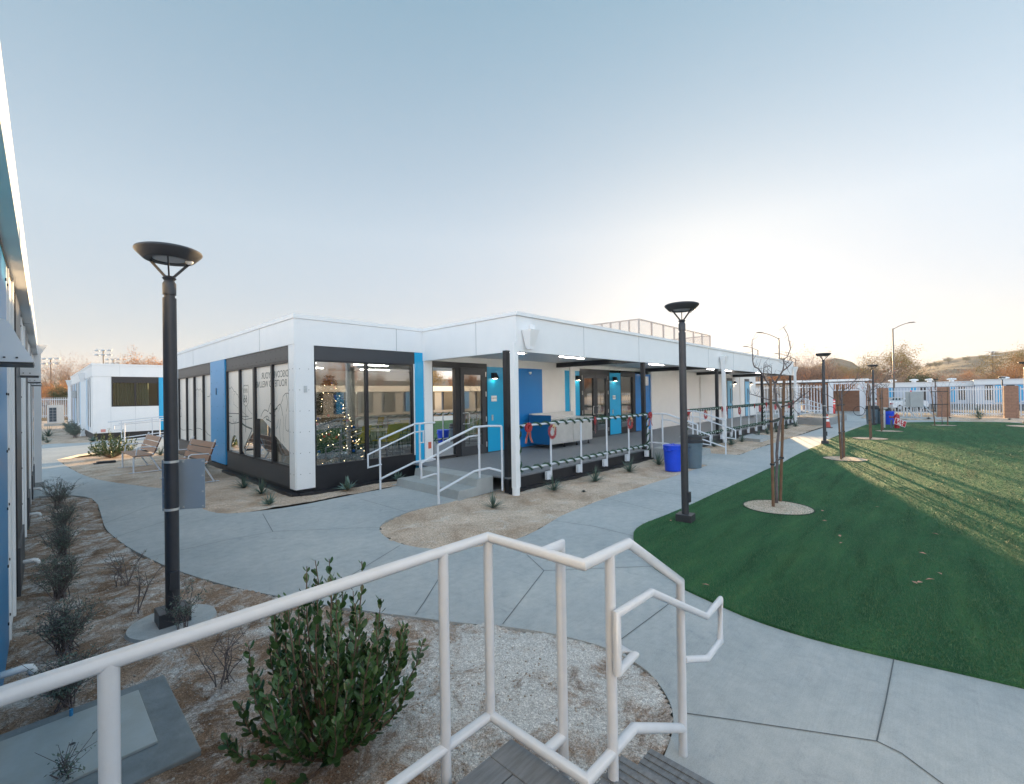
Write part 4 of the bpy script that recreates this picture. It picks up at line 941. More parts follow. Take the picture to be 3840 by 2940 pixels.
# ================================================================ BUILDING BEYOND (left background)
X0,Y0=2.13,30.3
nb=thing('north_building','white flat roofed building with a wide curtained window in the left background','building',(X0,Y0,0))
def np_(name,m,*bx,parent=None):
    b=B()
    for q in bx: b.box(*q)
    return b.build(name,m,parent or nb)
np_('wall',M_WHITE,(X0,2.82,Y0,Y0+.1,.33,3.145),(2.82,4.72,Y0,Y0+.1,.33,1.63),(5.5,9.5,Y0,Y0+.1,.33,3.145),(X0,X0+.1,Y0+.1,47,.33,3.145),(9.4,9.5,Y0+.1,47,.3,3.1),(X0,9.5,46.9,47,.3,3.1))
np_('fascia',M_WHITE,(X0-.02,9.6,Y0-.02,Y0+.1,3.15,3.70),(X0-.02,X0+.1,Y0+.1,47.1,3.15,3.70));np_('roof_cap',M_WHITE,(X0-.035,9.6,Y0-.035,Y0+.16,3.703,3.79),(X0-.035,X0+.16,Y0+.16,47.1,3.703,3.79));np_('roof',M_WHITE2,(X0+.1,9.5,Y0+.1,47,3.55,3.6))
np_('base_skirt',M_BLACK,(X0+.03,9.5,Y0+.03,Y0+.1,-.05,.325),(X0+.03,X0+.1,Y0+.1,47,-.05,.325));np_('header_panel',M_BLACK,(2.82,4.72,Y0-.002,Y0+.08,2.88,3.14));np_('blue_panel',M_LBLUE,(4.725,5.49,Y0-.01,Y0+.08,.33,3.14))
w=np_('window_frame',M_BLACK,(2.82,2.87,Y0-.01,Y0+.08,1.63,2.88),(4.67,4.72,Y0-.01,Y0+.08,1.63,2.88),(2.87,4.67,Y0-.01,Y0+.08,1.63,1.68),(2.87,4.67,Y0-.01,Y0+.08,2.83,2.88),(3.72,3.79,Y0-.01,Y0+.08,1.68,2.83))
for a,c in ((2.87,3.72),(3.79,4.67)):
    b=B();b.add([(a,Y0+.05,1.68),(c,Y0+.05,1.68),(c,Y0+.05,2.83),(a,Y0+.05,2.83)],[(0,1,2,3)]);b.build('pane',M_CURTG,w)
b=B();pts=[(2.88+i*.03,Y0+.3+.03*math.sin(i*1.7)) for i in range(50)]
for p,q in zip(pts[:-1],pts[1:]): b.add([(*p,1.6),(*q,1.6),(*q,2.85),(*p,2.85)],[(0,1,2,3)])
b.build('curtain',mat('curtain_cloth',(.11,.135,.105),.9),nb)
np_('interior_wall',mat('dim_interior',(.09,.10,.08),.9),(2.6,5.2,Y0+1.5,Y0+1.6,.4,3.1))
np_('panel_seam',MATS['seam_grey'],(3.14,3.145,Y0-.023,Y0-.02,3.16,3.7),(2.79,2.795,Y0-.003,Y0,.35,3.14),(3.75,3.755,Y0-.003,Y0,.35,1.63),(X0,9,Y0-.003,Y0,3.144,3.149))
st_=[(30.9,31.6,M_WHITE),(31.6,32.5,M_BLACK),(32.5,33.2,M_LBLUE),(33.3,34.1,M_WHITE),(35.2,36.2,M_MBLUE),(36.2,37.1,M_BLACK),(37.1,38.0,M_LBLUE),(38.0,39.0,M_BLACK),(39.0,39.8,M_WHITE),(39.8,41.,M_BLACK),(41,42,M_LBLUE),(42,43.2,M_BLACK),(43.2,44.2,M_MBLUE),(44.2,45.4,M_BLACK)]
for a,c,m in st_:
    if m is not M_WHITE: np_('window_recess' if m is M_BLACK else 'blue_panel',m,(X0-.025,X0-.001,a,c,.6 if m is M_BLACK else .4,3.1))
for a,c,m in st_: np_('white_fin',M_WHITE,(X0-.06,X0-.026,c-.04,c+.04,.4,3.1))
for y,l in ((34.6,'white downspout on the side of the left background building'),(46.6,'white downspout at the far corner of the left background building')):
    t=thing('downspout',l,'downspout',(X0-.12,y,0));b=B();b.box(-.08,.08,-.08,.08,.1,3.0);b.box(-.11,.11,-.11,.11,0,.12);b.build('pipe',M_WHITE,t,local=True)
    b=B();b.add([(-.2,-.2,3.5),(.12,-.2,3.5),(.12,.2,3.5),(-.2,.2,3.5),(-.07,-.07,3.0),(.07,-.07,3.0),(.07,.07,3.0),(-.07,.07,3.0)],[(0,1,2,3),(0,4,5,1),(1,5,6,2),(2,6,7,3),(3,7,4,0)]);b.build('hopper',M_WHITE,t,local=True)
t=thing('wall_plate','small red and white notice low on the left background building','notice',(2.5,Y0-.01,.45));b=B();b.box(-.09,.09,-.006,0,-.07,.07);b.build('plate',mat('pink_notice',(.65,.3,.27),.6),t,local=True)
t=thing('wall_box','pale square box projecting from the side of the left background building','box',(X0-.12,40.5,2.35));b=B();b.box(-.18,.06,-.2,.2,-.2,.25);b.build('housing',M_GALV,t,local=True)
# ramp rails in front of it
t=thing('ramp_rail','white double pipe ramp rail in front of the left background building','handrail',(2.95,27.,0),group='white ramp rails by the left background building')
rail_run('rail',t,[[(-.2,0,.9),(1.4,0,1.05),(3.5,0,1.2)],[(0,0,.12),(1.4,0,.25),(3.5,0,.4)],[(-.35,.07,.62),(-.35,.07,.82),(1.4,.07,.95),(3.5,.07,1.1)],[(-.35,.07,.62),(0,.07,.6)]],[(0,0,0,.9),(1.28,0,0,1.04),(2.6,0,0,1.13)],.024)
t=thing('ramp_rail','rear white pipe ramp rail close to the wall of the left background building','handrail',(2.95,28.9,0),group='white ramp rails by the left background building')
rail_run('rail',t,[[(-.4,0,.92),(1.4,0,1.07),(3.5,0,1.2)],[(.1,0,.12),(1.4,0,.25),(3.5,0,.4)]],[(.1,0,0,.95),(1.28,0,0,1.05),(2.6,0,0,1.13)],.024)
# far left: air unit, fence, pillar
t=thing('outdoor_air_unit','large grey outdoor air unit on a concrete pad near the left fence','air unit',(1.4,52.6,0))
b=B();b.box(.98,1.95,52.5,53.2,.18,1.66);b.build('cabinet',M_GALV,t);b=B();b.box(1.08,1.5,52.48,52.5,.3,1.45);b.build('grille',mat('grille_blue',(.02,.045,.075),.5),t)
b=B()
for i in range(6): b.box(1.08,1.5,52.47,52.48,.3+i*.23,.312+i*.23)
b.box(1.285,1.297,52.47,52.48,.3,1.45);b.build('grille_bars',M_GALV,t)
b=B();b.box(.8,2.1,52.2,53.5,-.05,.14);b.build('pad',MATS['step_concrete'],t)
def picket(name,lab,a,c,z0,z1,sp,w=.03,rails=(.15,.85),grp=None,spear=True,cat='fence'):
    t=thing(name,lab,cat,(a[0],a[1],0),group=grp);a=Vector((a[0],a[1]));c=Vector((c[0],c[1]));d=c-a;L=d.length;n=max(1,int(L/sp));b=B();u=d.normalized();ang=math.atan2(u.y,u.x);Rm=Matrix.Rotation(ang,3,'Z')
    for i in range(n+1):
        p=a+d*(i/n);b.obox((p.x,p.y,(z0+z1)/2),(w,w,z1-z0),Rm)
    for r in rails:
        z=z0+(z1-z0)*r;q=(a+c)/2;b.obox((q.x,q.y,z),(L,w*1.3,w*1.5),Rm)
    b.build('picket_panel',M_RAIL,t);return t
picket('picket_fence','tall white picket fence behind the grey air unit on the left',(-3,78.5),(3.35,78.5),0,2.45,.155,.06,(.1,.9))
def pillar(lab,x,y,w,h,z0=0,grp=None):
    t=thing('block_pillar',lab,'pillar',(x,y,0),group=grp);b=B();b.box(x-w/2,x+w/2,y-w/2,y+w/2,z0-.2,h);b.build('shaft',M_BRICK,t,bevel=.01);return t
pillar('brown block pillar at the end of the left white fence',3.6,78.5,.5,2.55)
# ================================================================ OWN DECK, TREADS, RAILS
od=thing('near_deck','corner of the grey composite deck at the bottom of the picture','deck',(1.0,1.0,0))
b=B();b.box(-4,1.40,1.352,1.49,DK-.028,DK);b.box(1.402,1.54,-2,1.49,DK-.028,DK)
for i in range(10): b.box(-4,1.398,1.352-(i+1)*.144,1.352-(i+1)*.144+.138,DK-.028,DK)
for i in range(3): b.box(1.545,1.80,-2+.0,1.06,DK-.028,DK) if i==0 else None
b.build('deck_board',M_DECK,od,bevel=.004)
b=B();b.box(-4,1.5,1.44,1.465,0,DK-.03);b.box(1.5,1.52,-2,1.44,0,DK-.03);b.box(1.52,1.78,1.02,1.04,0,DK-.03);b.build('edge_beam',M_BLACK,od)
t=thing('near_steps','grey ridged composite tread beside the near railing foot','steps',(1.9,.5,0))
b=B();b.box(1.80,2.10,-2,1.07,.12,.155)
for i in range(5): b.box(1.9+i*.04,1.918+i*.04,-2,1.07,.155,.161)
b.build('tread',M_DECK,t);b=B();b.box(1.78,1.80,-2,1.04,-.05,DK-.03);b.box(2.06,2.08,-2,1.04,-.05,.12);b.build('riser',M_DECK,t)
b=B()
for i in range(4): b.box(1.64+i*.04,1.658+i*.04,-2,1.06,DK,DK+.006)
b.build('nosing',M_DECK,t)
t=thing('near_handrail','white pipe railing across the foreground with posts and a stair grab loop','railing',(1.47,1.02,0))
def wrl(name,paths,r=.0225):
    b=B()
    for p in paths: b.tube(p,r,20)
    b.build(name,M_RAIL,t,smooth=True,ang=60)
zt=1.25
wrl('top_rail',[[(-3,1.56,zt),(1.475,1.56,zt),(1.475,1.02,zt),(1.82,1.02,zt),(2.36,1.02,.915),(2.36,1.02,0.)],[(1.475,1.23,zt),(1.6,1.23,zt),(1.6,1.23,0)]])
wrl('lower_rail',[[(-3,1.56,.415),(1.475,1.56,.415),(1.475,1.02,.415),(1.84,1.02,.42),(2.36,1.02,.14)],[(1.475,1.23,.415),(1.6,1.23,.415)]])
for x,y,z0,z1 in ((.135,1.56,0,zt),(1.21,1.56,0,zt),(1.475,1.56,.415,zt),(1.665,1.02,DK,zt)):
    wrl('post',[[(x,y,z0),(x,y,z1)]])
wrl('grab_rail',[[(1.67,1.03,.785),(1.79,1.05,.785),(1.79,.985,.78),(1.648,.98,.77)],[(1.645,.98,.765),(1.645,.98,1.01),(1.93,.97,1.01),(2.58,.97,.665),(2.80,.97,.68),(2.80,.97,.44),(2.58,.97,.43),(2.37,1.01,.5)]],.018)
t=thing('utility_pad','grey concrete pad with a steel cover plate at the lower left','utility cover',(.1,3.4,0))
b=B();b.box(-.15,.63,2.95,3.95,-.05,.018);b.build('pad',mat('pad_concrete',(.24,.265,.275),.85,noise_amt=.35,scale=5,bump=.35,bscale=45),t,bevel=.01)
b=B();b.box(-.14,.475,3.18,3.83,.018,.036);b.build('cover_plate',mat('cover_plate',(.40,.43,.43),.5,col2=(.33,.34,.32),scale=4,metal=.1),t,bevel=.004)
b=B();b.lathe([(0,.0365),(.013,.0365),(.013,.037),(0,.037)],(.15,3.5,0),16);b.build('lift_hole',M_BLACK,t)
b=B();b.tube([(.16,3.82,.036),(.16,3.82,.075)],.009,8);b.build('bolt',mat('blue_bolt',(.03,.2,.4),.5),t)
# ================================================================ LAMPS
def lamp_proto():
    t=thing('lamp_post','lamp','lamp post',(0,0,0),group='round topped dark lamp posts in the yard')
    b=B();b.lathe([(.052,.1),(.050,2.80)],n=24);b.lathe([(.040,2.80),(.040,2.845)],n=20);b.lathe([(.0,2.80),(.050,2.80)],n=20);b.build('pole',M_BRONZE,t,local=True,smooth=True,ang=40)
    b=B();b.lathe([(0,2.83),(.049,2.83),(.05,2.925),(.042,2.94),(.036,2.952),(.052,2.972),(.036,2.99),(0,2.995)],n=24);b.build('collar',M_BRONZE,t,local=True,smooth=True,ang=35)
    b=B();b.lathe([(0,3.222),(.22,3.222),(.240,3.212),(.244,3.2),(.238,3.188),(.186,3.133),(.174,3.125),(.125,3.131),(.12,3.142),(0,3.145)],n=40);b.build('lamp_shade',M_BRONZE,t,local=True,smooth=True,ang=30)
    b=B();b.lathe([(0,3.136),(.117,3.136),(.117,3.140),(0,3.140)],n=24);b.build('lens',mat('lamp_lens',(.35,.37,.4),.25),t,local=True)
    for k in range(3):
        a=k*2*PI/3+.3;b=B();b.beam((.03*math.cos(a),.03*math.sin(a),2.985),(.155*math.cos(a),.155*math.sin(a),3.13),.012,.02);b.build('arm',M_BRONZE,t,local=True)
    b=B();b.lathe([(0,-.025),(.018,-.025),(.03,-.01),(.03,.0),(0,.0)],(.13,-.08,3.128),12);b.build('sensor',M_WP,t,local=True,smooth=True)
    b=B();b.box(-.112,.112,-.112,.112,0,.125);b.build('base_cover',M_BRONZE,t,local=True,bevel=.005)
    b=B();b.box(-.03,.03,-.08,-.045,.3,.45);b.build('hand_hole_cover',M_BRONZE,t,local=True);return t
pl=lamp_proto()
L1=G(648,2282,.115);LL=[(L1,.0,'tall dark lamp post in the left foreground with a metal plate strapped to it'),(G(2570,1932,.1),.1,'dark lamp post at the tip of the lawn beside the near staked tree'),(G(3093,1655,.1),.2,'dark lamp post on the lawn edge with two steel straps, behind the middle staked tree'),(G(3277,1588,.1),.1,'dark lamp post on the far lawn edge beside the grey bins'),(G(3848,1583,.1),.1,'dark lamp post cut by the right picture edge')]
for i,(p,a,l) in enumerate(LL): place(pl,i==0,(p[0],p[1],0),a,l)
for (x,y),l in ((( 62.,.35),'small distant lamp post behind the fence above the grey cabinet'),((62.,-4.2),'small distant lamp post behind the fence near the right edge'),((-.0,21.8),'dark lamp post head peeping out behind the left building')):
    place(pl,False,(x,y,-.35 if x>10 else -.0),.4,l,scale=1. if x>10 else (1,1,.86))
t=thing('lamp_footing','round concrete footing under the left foreground lamp post','footing',(L1[0],L1[1],0));b=B();b.lathe([(0,.012),(.31,.012),(.33,-.04)],(L1[0],L1[1],0),40);b.build('disc',M_CONC,t)
t=thing('strapped_plate','blank grey metal plate strapped to the back of the left foreground lamp post','sign back',(L1[0],L1[1],1.12),.0)
b=B();d=Vector((FW[0],FW[1],0));r_=Vector((RT[0],RT[1],0));c=Vector((L1[0],L1[1],1.17))+d*.085+r_*.045
Rm=Matrix.Rotation(math.atan2(r_.y,r_.x)+.25,3,'Z')
b.obox(c,(.33,.006,.44),Rm);b.build('plate',mat('aluminium_back',(.40,.45,.50),.38,metal=.35,noise_amt=.08,scale=4),t)
b=B()
for dx in (-.15,.0,.15):
    for dz in (-.2,-.07,.07,.2):
        if dx==0 and abs(dz)<.1: continue
        b.obox(c+Rm@Vector((dx,-.008,dz)),(.012,.012,.012),Rm)
b.build('bolt',M_STEEL,t)
for z in (.965,1.375):
    b=B();b.lathe([(.0525,0),(.056,0),(.056,.02),(.0525,.02)],(L1[0],L1[1],z),24);b.build('strap',M_STEEL,t,smooth=True,ang=30)
p3=LL[2][0];t=thing('strap_bands','two steel straps round the lamp post behind the middle staked tree','strap',(p3[0],p3[1],1.2));b=B()
for z in (.95,1.35): b.lathe([(.0525,0),(.056,0),(.056,.02),(.0525,.02)],(p3[0],p3[1],z),20)
b.build('band',M_STEEL,t)
# ================================================================ SAPLINGS
def twig(b,rng,p,d,L,r,depth,spread=.55,segs=4,leaf=None,lv=None,up=.12):
    pts=[p];rs_=[r];q=p.copy();dd=d.copy()
    for i in range(segs):
        dd=(dd+Vector((rng.gauss(0,1),rng.gauss(0,1),rng.gauss(0,.7)))*.16+Vector((0,0,up*.4))).normalized();q=q+dd*L/segs;pts.append(q.copy());rs_.append(r*(1-.62*(i+1)/segs))
    b.tube(pts,rs_,6 if r>.012 else (4 if r>.005 else 3),cap=False)
    if lv is not None and depth<=lv[1]:
        for i in range(lv[2]):
            k=rng.randint(1,segs);lv[0].append(pts[k]+Vector((rng.gauss(0,1),rng.gauss(0,1),rng.gauss(0,1)))*lv[3])
    if depth<=0: return
    for i in range(lv[4] if lv and len(lv)>4 else 3):
        k=rng.randint(max(1,segs//2),segs);a=Vector((rng.gauss(0,1),rng.gauss(0,1),rng.gauss(0,.6)));nd2=(dd+a.normalized()*spread+Vector((0,0,up))).normalized()
        twig(b,rng,pts[k],nd2,L*rng.uniform(.55,.8),rs_[k]*.75,depth-1,spread,max(2,segs-1),leaf,lv,up)
def leaves(P,size,seed,asp=.5,droop=0.):
    rng=np.random.default_rng(seed);P=np.array([tuple(p) for p in P]);n=len(P)
    a=rng.normal(size=(n,3));a/=np.linalg.norm(a,axis=1)[:,None];c=rng.normal(size=(n,3));c=np.cross(a,c);c/=np.linalg.norm(c,axis=1)[:,None]
    s=size*rng.uniform(.6,1.3,(n,1));a=a*s;c=c*s*asp
    V=np.stack([P-a*.5,P-c*.5,P+a*.5,P+c*.5],1).reshape(-1,3);return V,np.arange(4*n).reshape(-1,4)
DT=lambda px,py,D:Vector((lambda r:(r[0]*D/(r[0]*FW[0]+r[1]*FW[1]),r[1]*D/(r[0]*FW[0]+r[1]*FW[1]),CH+r[2]*D/(r[0]*FW[0]+r[1]*FW[1])))(ray(px,py)))
def stakes(lab_t,base,pairs,h,first_lab,ties=(.75,1.35),r=.03):
    out=[]
    for i,(x,y,tx,ty) in enumerate(pairs):
        t=thing('tree_stake',first_lab[i],'stake',(x,y,0),group='round wooden stakes beside the young trees');b=B()
        n=7;b.tube([(x+(tx-x)*k/n+.004*math.sin(k*2.1),y+(ty-y)*k/n,h*k/n-.02) for k in range(n+1)],[r*.74*(1.05-.1*k/n) for k in range(n+1)],14);b.build('shaft',M_STAKE,t,smooth=True,ang=50);out.append(t)
    return out
def ring(lab,x,y,rx):
    t=thing('tree_well',lab,'tree well',(x,y,0),group='round sand tree wells cut in the lawn')
    b=B();n=48;pts=[(x+rx*(1+.02*math.sin(3*a))*math.cos(a),y+rx*math.sin(a)) for a in [2*PI*i/n for i in range(n)]]
    b.add([(x,y,.034)]+[(p[0],p[1],.028) for p in pts],[(0,i+1,(i+1)%n+1) for i in range(n)]);b.build('sand',M_SOIL,t)
    b=B();b.tube([(p[0],p[1],.026) for p in pts],.010,6,closed=True);b.build('turf_edge',mat('turf_edge',(.03,.05,.03),.9),t)
def tie(name,lab,p,q,r=.012,m=M_BLKP):
    t=thing(name,lab,'tree tie',tuple((Vector(p)+Vector(q))/2),group='black straps tying the young trees to their stakes');b=B();b.tube([p,q],r,8);b.build('strap',m,t)
    for e in (p,q):
        b=B();b.tube([Vector(e)+Vector((0,0,-.016)),Vector(e)+Vector((0,0,.016))],.036,12);b.build('buckle',m,t)
# nearest sapling, limb by limb
SB=Vector((*G(2912,1893),0));DS=SB.x*FW[0]+SB.y*FW[1]
rt=lambda x,y:(2750+x/3.989,1350+y/3.989);r7_=lambda x,y:(2450+x/2.4,1100+y/2.4)
sap=thing('young_tree','slender bare young tree tied between two stakes nearest the camera, with a tall wavy leader','young tree',tuple(SB))
rng=random.Random(21)
def limb(b,pts,r0,r1,dz=0.,n=8):
    P=[DT(*p,DS+dz*(i/len(pts))) for i,p in enumerate(pts)];k=len(P);b.tube(P,[r0+(r1-r0)*i/(k-1) for i in range(k)],n,cap=True);return P
b=B()
tr=[(2912,1893),(2913,1850),(2911,1790)]+[rt(*p) for p in [(655,1560),(650,1400),(660,1240),(675,1100),(700,950),(715,880),(703,740),(660,670),(640,600),(640,530),(615,430),(625,345)]]
limb(b,tr,.024,.017,0,12);b.build('trunk',M_BARK,sap,smooth=True)
b=B();allp=[]
for pts,r0,dz in (([rt(625,345),rt(560,300),rt(530,370),rt(465,270),rt(420,190),rt(370,125),rt(320,105),rt(298,60),rt(290,0),r7_(893,520),r7_(888,470),r7_(890,420)],.016,.25),
    ([rt(625,345),rt(690,240),rt(740,160),rt(800,120),rt(860,60),rt(880,20)],.016,-.3),([rt(740,160),rt(760,60),rt(745,0),r7_(1205,570),r7_(1235,500),r7_(1222,430),r7_(1210,370),r7_(1170,305)],.011,.3),([rt(800,120),r7_(1190,640),r7_(1225,600),r7_(1240,540)],.008,.2),
    ([rt(625,345),rt(575,270),rt(570,190),rt(575,115)],.009,.2),([rt(465,270),rt(450,180),rt(455,110),rt(460,50)],.008,-.2),([rt(575,270),rt(520,200),rt(470,140)],.006,.2),
    ([rt(715,700),rt(790,680),rt(870,660),rt(930,620),rt(990,570),rt(1060,520),rt(1110,485),rt(1160,430)],.014,-.5),([rt(1060,520),rt(1050,400),rt(1035,300),rt(1025,250)],.007,-.1),([rt(990,570),rt(1080,560),rt(1140,540)],.005,.1),([rt(1110,485),rt(1190,400)],.004,0),
    ([rt(640,600),rt(560,600),rt(450,572),rt(350,535),rt(290,520),rt(240,508)],.011,.4),([rt(640,430),rt(700,400),rt(770,405)],.006,.2),([rt(640,330),rt(700,385),rt(790,410)],.005,-.2),
    ([rt(870,660),rt(960,600),rt(1040,590)],.005,.3),([rt(880,650),rt(900,560),rt(930,520)],.004,.1),([rt(870,690),rt(960,790),rt(1000,870)],.006,-.3),([rt(700,520),rt(660,500),rt(760,600),rt(790,640)],.004,.2),([rt(930,620),rt(1040,630),rt(1060,650)],.004,.2)):
    P=limb(b,pts,r0,r0*.35,dz,7);allp+=P[1:]
for p in allp:
    for _ in range(2):
        d=Vector((rng.gauss(0,1),rng.gauss(0,1),rng.gauss(.4,.8))).normalized();b.tube([p,p+d*rng.uniform(.03,.09),p+d*rng.uniform(.1,.16)+Vector((0,0,.02))],[.0035,.0028,.0015],4,cap=False)
b.build('branches',M_BARK,sap,smooth=True)
s1=G(2900,1907);s2=G(2926,1886);t1=DT(2889,1410,s1[0]*FW[0]+s1[1]*FW[1]);t2=DT(2940,1410,s2[0]*FW[0]+s2[1]*FW[1])
stakes('',None,[(s1[0],s1[1],t1.x,t1.y),(s2[0],s2[1],t2.x,t2.y)],2.13,['left wooden stake of the nearest young tree','right wooden stake of the nearest young tree'])
def mixp(s,t,z,h=2.13): return (s[0]+(t.x-s[0])*z/h,s[1]+(t.y-s[1])*z/h,z)
for z,l in ((.72,'lower black and white strap on the nearest staked tree'),(1.42,'upper black and white strap on the nearest staked tree')): tie('tree_tie',l,mixp(s1,t1,z),mixp(s2,t2,z+.05))
ring('round sand tree well under the nearest staked tree',*( (G(2777,1900)[0]+G(3062,1916)[0])/2,(G(2777,1900)[1]+G(3062,1916)[1])/2 ),.5)
def sapling(x,y,h,seed,lab,leafy=0,lm=None,trunk_r=.022):
    t=thing('young_tree',lab,'young tree',(x,y,0),group='young staked trees on the lawn');rg=random.Random(seed);b=B();lv=([],2,2,.02,3)
    base=Vector((x,y,0));top=Vector((x+.05,y,h*.62));b.tube([base,base.lerp(top,.35)+Vector((.02,.015,0)),base.lerp(top,.7)-Vector((.015,.01,0)),top],[trunk_r,trunk_r*.85,trunk_r*.75,trunk_r*.65],10);b.build('trunk',M_BARK,t,smooth=True)
    b=B()
    for k in range(5):
        a=k*2*PI/5+rg.random();twig(b,rg,base.lerp(top,.72+.07*k),Vector((math.cos(a)*.8,math.sin(a)*.8,.75)).normalized(),h*.3,trunk_r*.5,2,.5,4,None,lv,.1)
    b.build('branches',M_BARK,t)
    if leafy:
        P=lv[0];rg.shuffle(P);V,F=leaves([p+Vector((rg.gauss(0,.04),rg.gauss(0,.04),-.03)) for p in P[:leafy]],.055,seed,.35);o=npmesh('leaves',V-np.array([x,y,0]),F,lm or M_ORANGE,t);
    return t
for (u,v),(u2,v2),st2,hh,rl,seed,lf,names in (((3155,1727),(3165,1719),((3155,1727,3138,1440),(3166,1719,3160,1440)),3.0,(15.3,1.93,.5),3,0,('second','middle')),
    ((3263,1649),(3267,1648),((3263,1650,3254,1438),(3268,1647,3261,1443)),3.0,(22.2,2.0,.55),5,60,('third','third')),((3306,1619),(3311,1614),((3306,1619,3299,1447),(3312,1614,3308,1449)),3.0,(26.5,1.7,.5),8,60,('fourth','fourth'))):
    x,y=G((u+u2)/2,(v+v2)/2);sapling(x,y,hh,seed,'bare young tree of the %s staked group along the lawn edge'%names[0],lf)
    for i,(a,c,e,f_) in enumerate(st2):
        s=G(a,c);D=s[0]*FW[0]+s[1]*FW[1];tp_=DT(e,f_,D);stakes('',None,[(s[0],s[1],tp_.x,tp_.y)],tp_.z,['%s wooden stake of the %s young tree on the lawn edge'%(('left','right')[i],names[0])])
        if i==0: sA=(s,tp_)
        else:
            for z in (.75,1.5): tie('tree_tie','%s strap on the %s staked tree on the lawn edge'%(('lower' if z<1 else 'upper'),names[0]),(sA[0][0]+(sA[1].x-sA[0][0])*z/sA[1].z,sA[0][1]+(sA[1].y-sA[0][1])*z/sA[1].z,z),(s[0]+(tp_.x-s[0])*z/tp_.z,s[1]+(tp_.y-s[1])*z/tp_.z,z),.010)
    ring('round sand tree well under the %s staked tree'%names[0],*rl)
x,y=G(3534,1595);sapling(x,y,2.6,11,'small young tree with a few red leaves between two splayed stakes near the far fence',70,M_ORANGE,.016)
SS=[]
for a,c,e,f_,l in ((3506,1597,3491,1449,'left splayed stake of the young tree near the far fence'),(3554,1597,3553,1449,'right splayed stake of the young tree near the far fence')):
    s=G(a,c);D=s[0]*FW[0]+s[1]*FW[1];tp_=DT(e,f_,D);stakes('',None,[(s[0],s[1],tp_.x,tp_.y)],tp_.z,[l]);SS.append((s,tp_))
for z in (1.1,1.75):
    P=[(s[0]+(q.x-s[0])*z/q.z,s[1]+(q.y-s[1])*z/q.z,z) for s,q in SS];tie('tree_tie','%s crossbar between the splayed stakes near the far fence'%('lower' if z<1.5 else 'upper'),P[0],P[1],.018)
ring('round sand tree well near the far fence',*G(3539,1597),.5);ring('round sand tree well at the right edge of the lawn',G(3840,1600)[0],G(3840,1600)[1]-.3,.9)
# ================================================================ PLANTS
def leaf_rosette(name,n,L,w,m,seed,flat=.5,thick=.0,grp=None,cat='plant'):
    t=thing(name,name,cat,(0,0,0),group=grp);rg=random.Random(seed);b=B()
    for i in range(n):
        a=i*2.39996+rg.uniform(-.2,.2);el=R(rg.uniform(12,82))*(1 if rg.random()>.3 else .6);l=L*rg.uniform(.65,1.1);d=Vector((math.cos(a)*math.cos(el),math.sin(a)*math.cos(el),math.sin(el)));s=Vector((-math.sin(a),math.cos(a),0));u=d.cross(s)
        prev=None;p=Vector((0,0,.01));K=4;ring_=[]
        for k in range(K+1):
            f=k/K;q=p+d*l*f+Vector((0,0,-flat*l*.22*f*f));ww=w*(1-f)**.7*(.6+1.2*f if f<.35 else 1.);ring_.append((q-s*ww,q+u*ww*.35,q+s*ww))
        base=len(b.v)
        for r3 in ring_: b.v+=[tuple(v) for v in r3]
        for k in range(K):
            o=base+3*k;b.f+=[(o,o+1,o+4,o+3),(o+1,o+2,o+5,o+4)]
    b.build('leaves',m,t,local=True);return t
py=leaf_rosette('yucca',60,.40,.011,M_YUC,3,grp='spiky yuccas in the sandy beds',cat='yucca')
YL=[((914,1829),1.,'spiky yucca at the foot of the charcoal corner wall, first from the blue panel'),((981,1852),1.,'second spiky yucca along the charcoal corner wall'),((764,1757),1.05,'spiky yucca behind the right bench'),((1850,1905),.85,'flattened yucca in front of the corner downspout'),((2077,1840),1.,'yucca under the second post of the porch railing'),((2233,1806),1.,'yucca under the middle of the porch railing'),((2361,1770),1.1,'yucca below the fifth post of the porch railing'),((2470,1743),1.,'yucca left of the blue bin'),((2677,1675),1.,'yucca beside the second porch steps'),((2742,1669),1.2,'yucca behind the far stair rail foot'),((2783,1658),1.,'yucca in front of the flat concrete slab'),((2844,1641),1.,'yucca past the flat concrete slab, left of the nearest stake'),((2877,1628),1.,'yucca seen just left of the nearest stake, second past the slab'),((2912,1621),1.2,'yucca between the nearest stake and tree trunk'),((2948,1609),1.,'yucca just right of the nearest young tree'),((2983,1600),1.2,'pale low yucca in front of the far downspout'),((602,1707),1.,'yucca just left of the tall lamp post by the left bench'),((181,1638),1.8,'wide dark yucca in the far left bed'),((162,1652),1.,'small yucca at the front of the far left bed'),((179,1660),.9,'smallest yucca at the path edge of the far left bed'),((410,1714),.9,'small yucca beside the round bush on the left'),((3332,1556),1.6,'yucca at the foot of the first brown pillar'),((3520,1560),1.9,'yucca in front of the middle brown pillar'),((3670,1566),2.1,'large yucca in front of the right fence panel'),((3019,1588),.8,'tiny yucca in front of the grey planter')]
for i,(p,s,l) in enumerate(YL):
    x,y=G(*p);place(py,i==0,(x,y,-.01),i*1.3,l,scale=s)
pa=leaf_rosette('agave',18,.27,.045,mat('agave_leaf',(.16,.23,.19),.5,col2=(.09,.16,.13),scale=8),5,flat=-.1,grp='broad leaved agaves by the glazed corner',cat='agave')
for i,(p,s,l) in enumerate((((1010,1893),.85,'pale broad leaved agave nearest the path at the charcoal corner wall'),((1304,1838),1.05,'broad leaved agave under the corner window'),((1492,1800),.8,'small agave tucked behind the corner steps'),((348,1657),1.2,'pale agave at the foot of the left background building'),((519,1640),1.1,'agave against the black base of the left background building'),((3674,1572),1.,'small agave below the large yucca at the right fence'))): x,y=G(*p);place(pa,i==0,(x,y,0),i,l,scale=s)
pm=leaf_rosette('low_succulent',60,.09,.012,mat('dark_succulent',(.035,.06,.06),.7),8,grp='small dark succulents in the sandy beds')
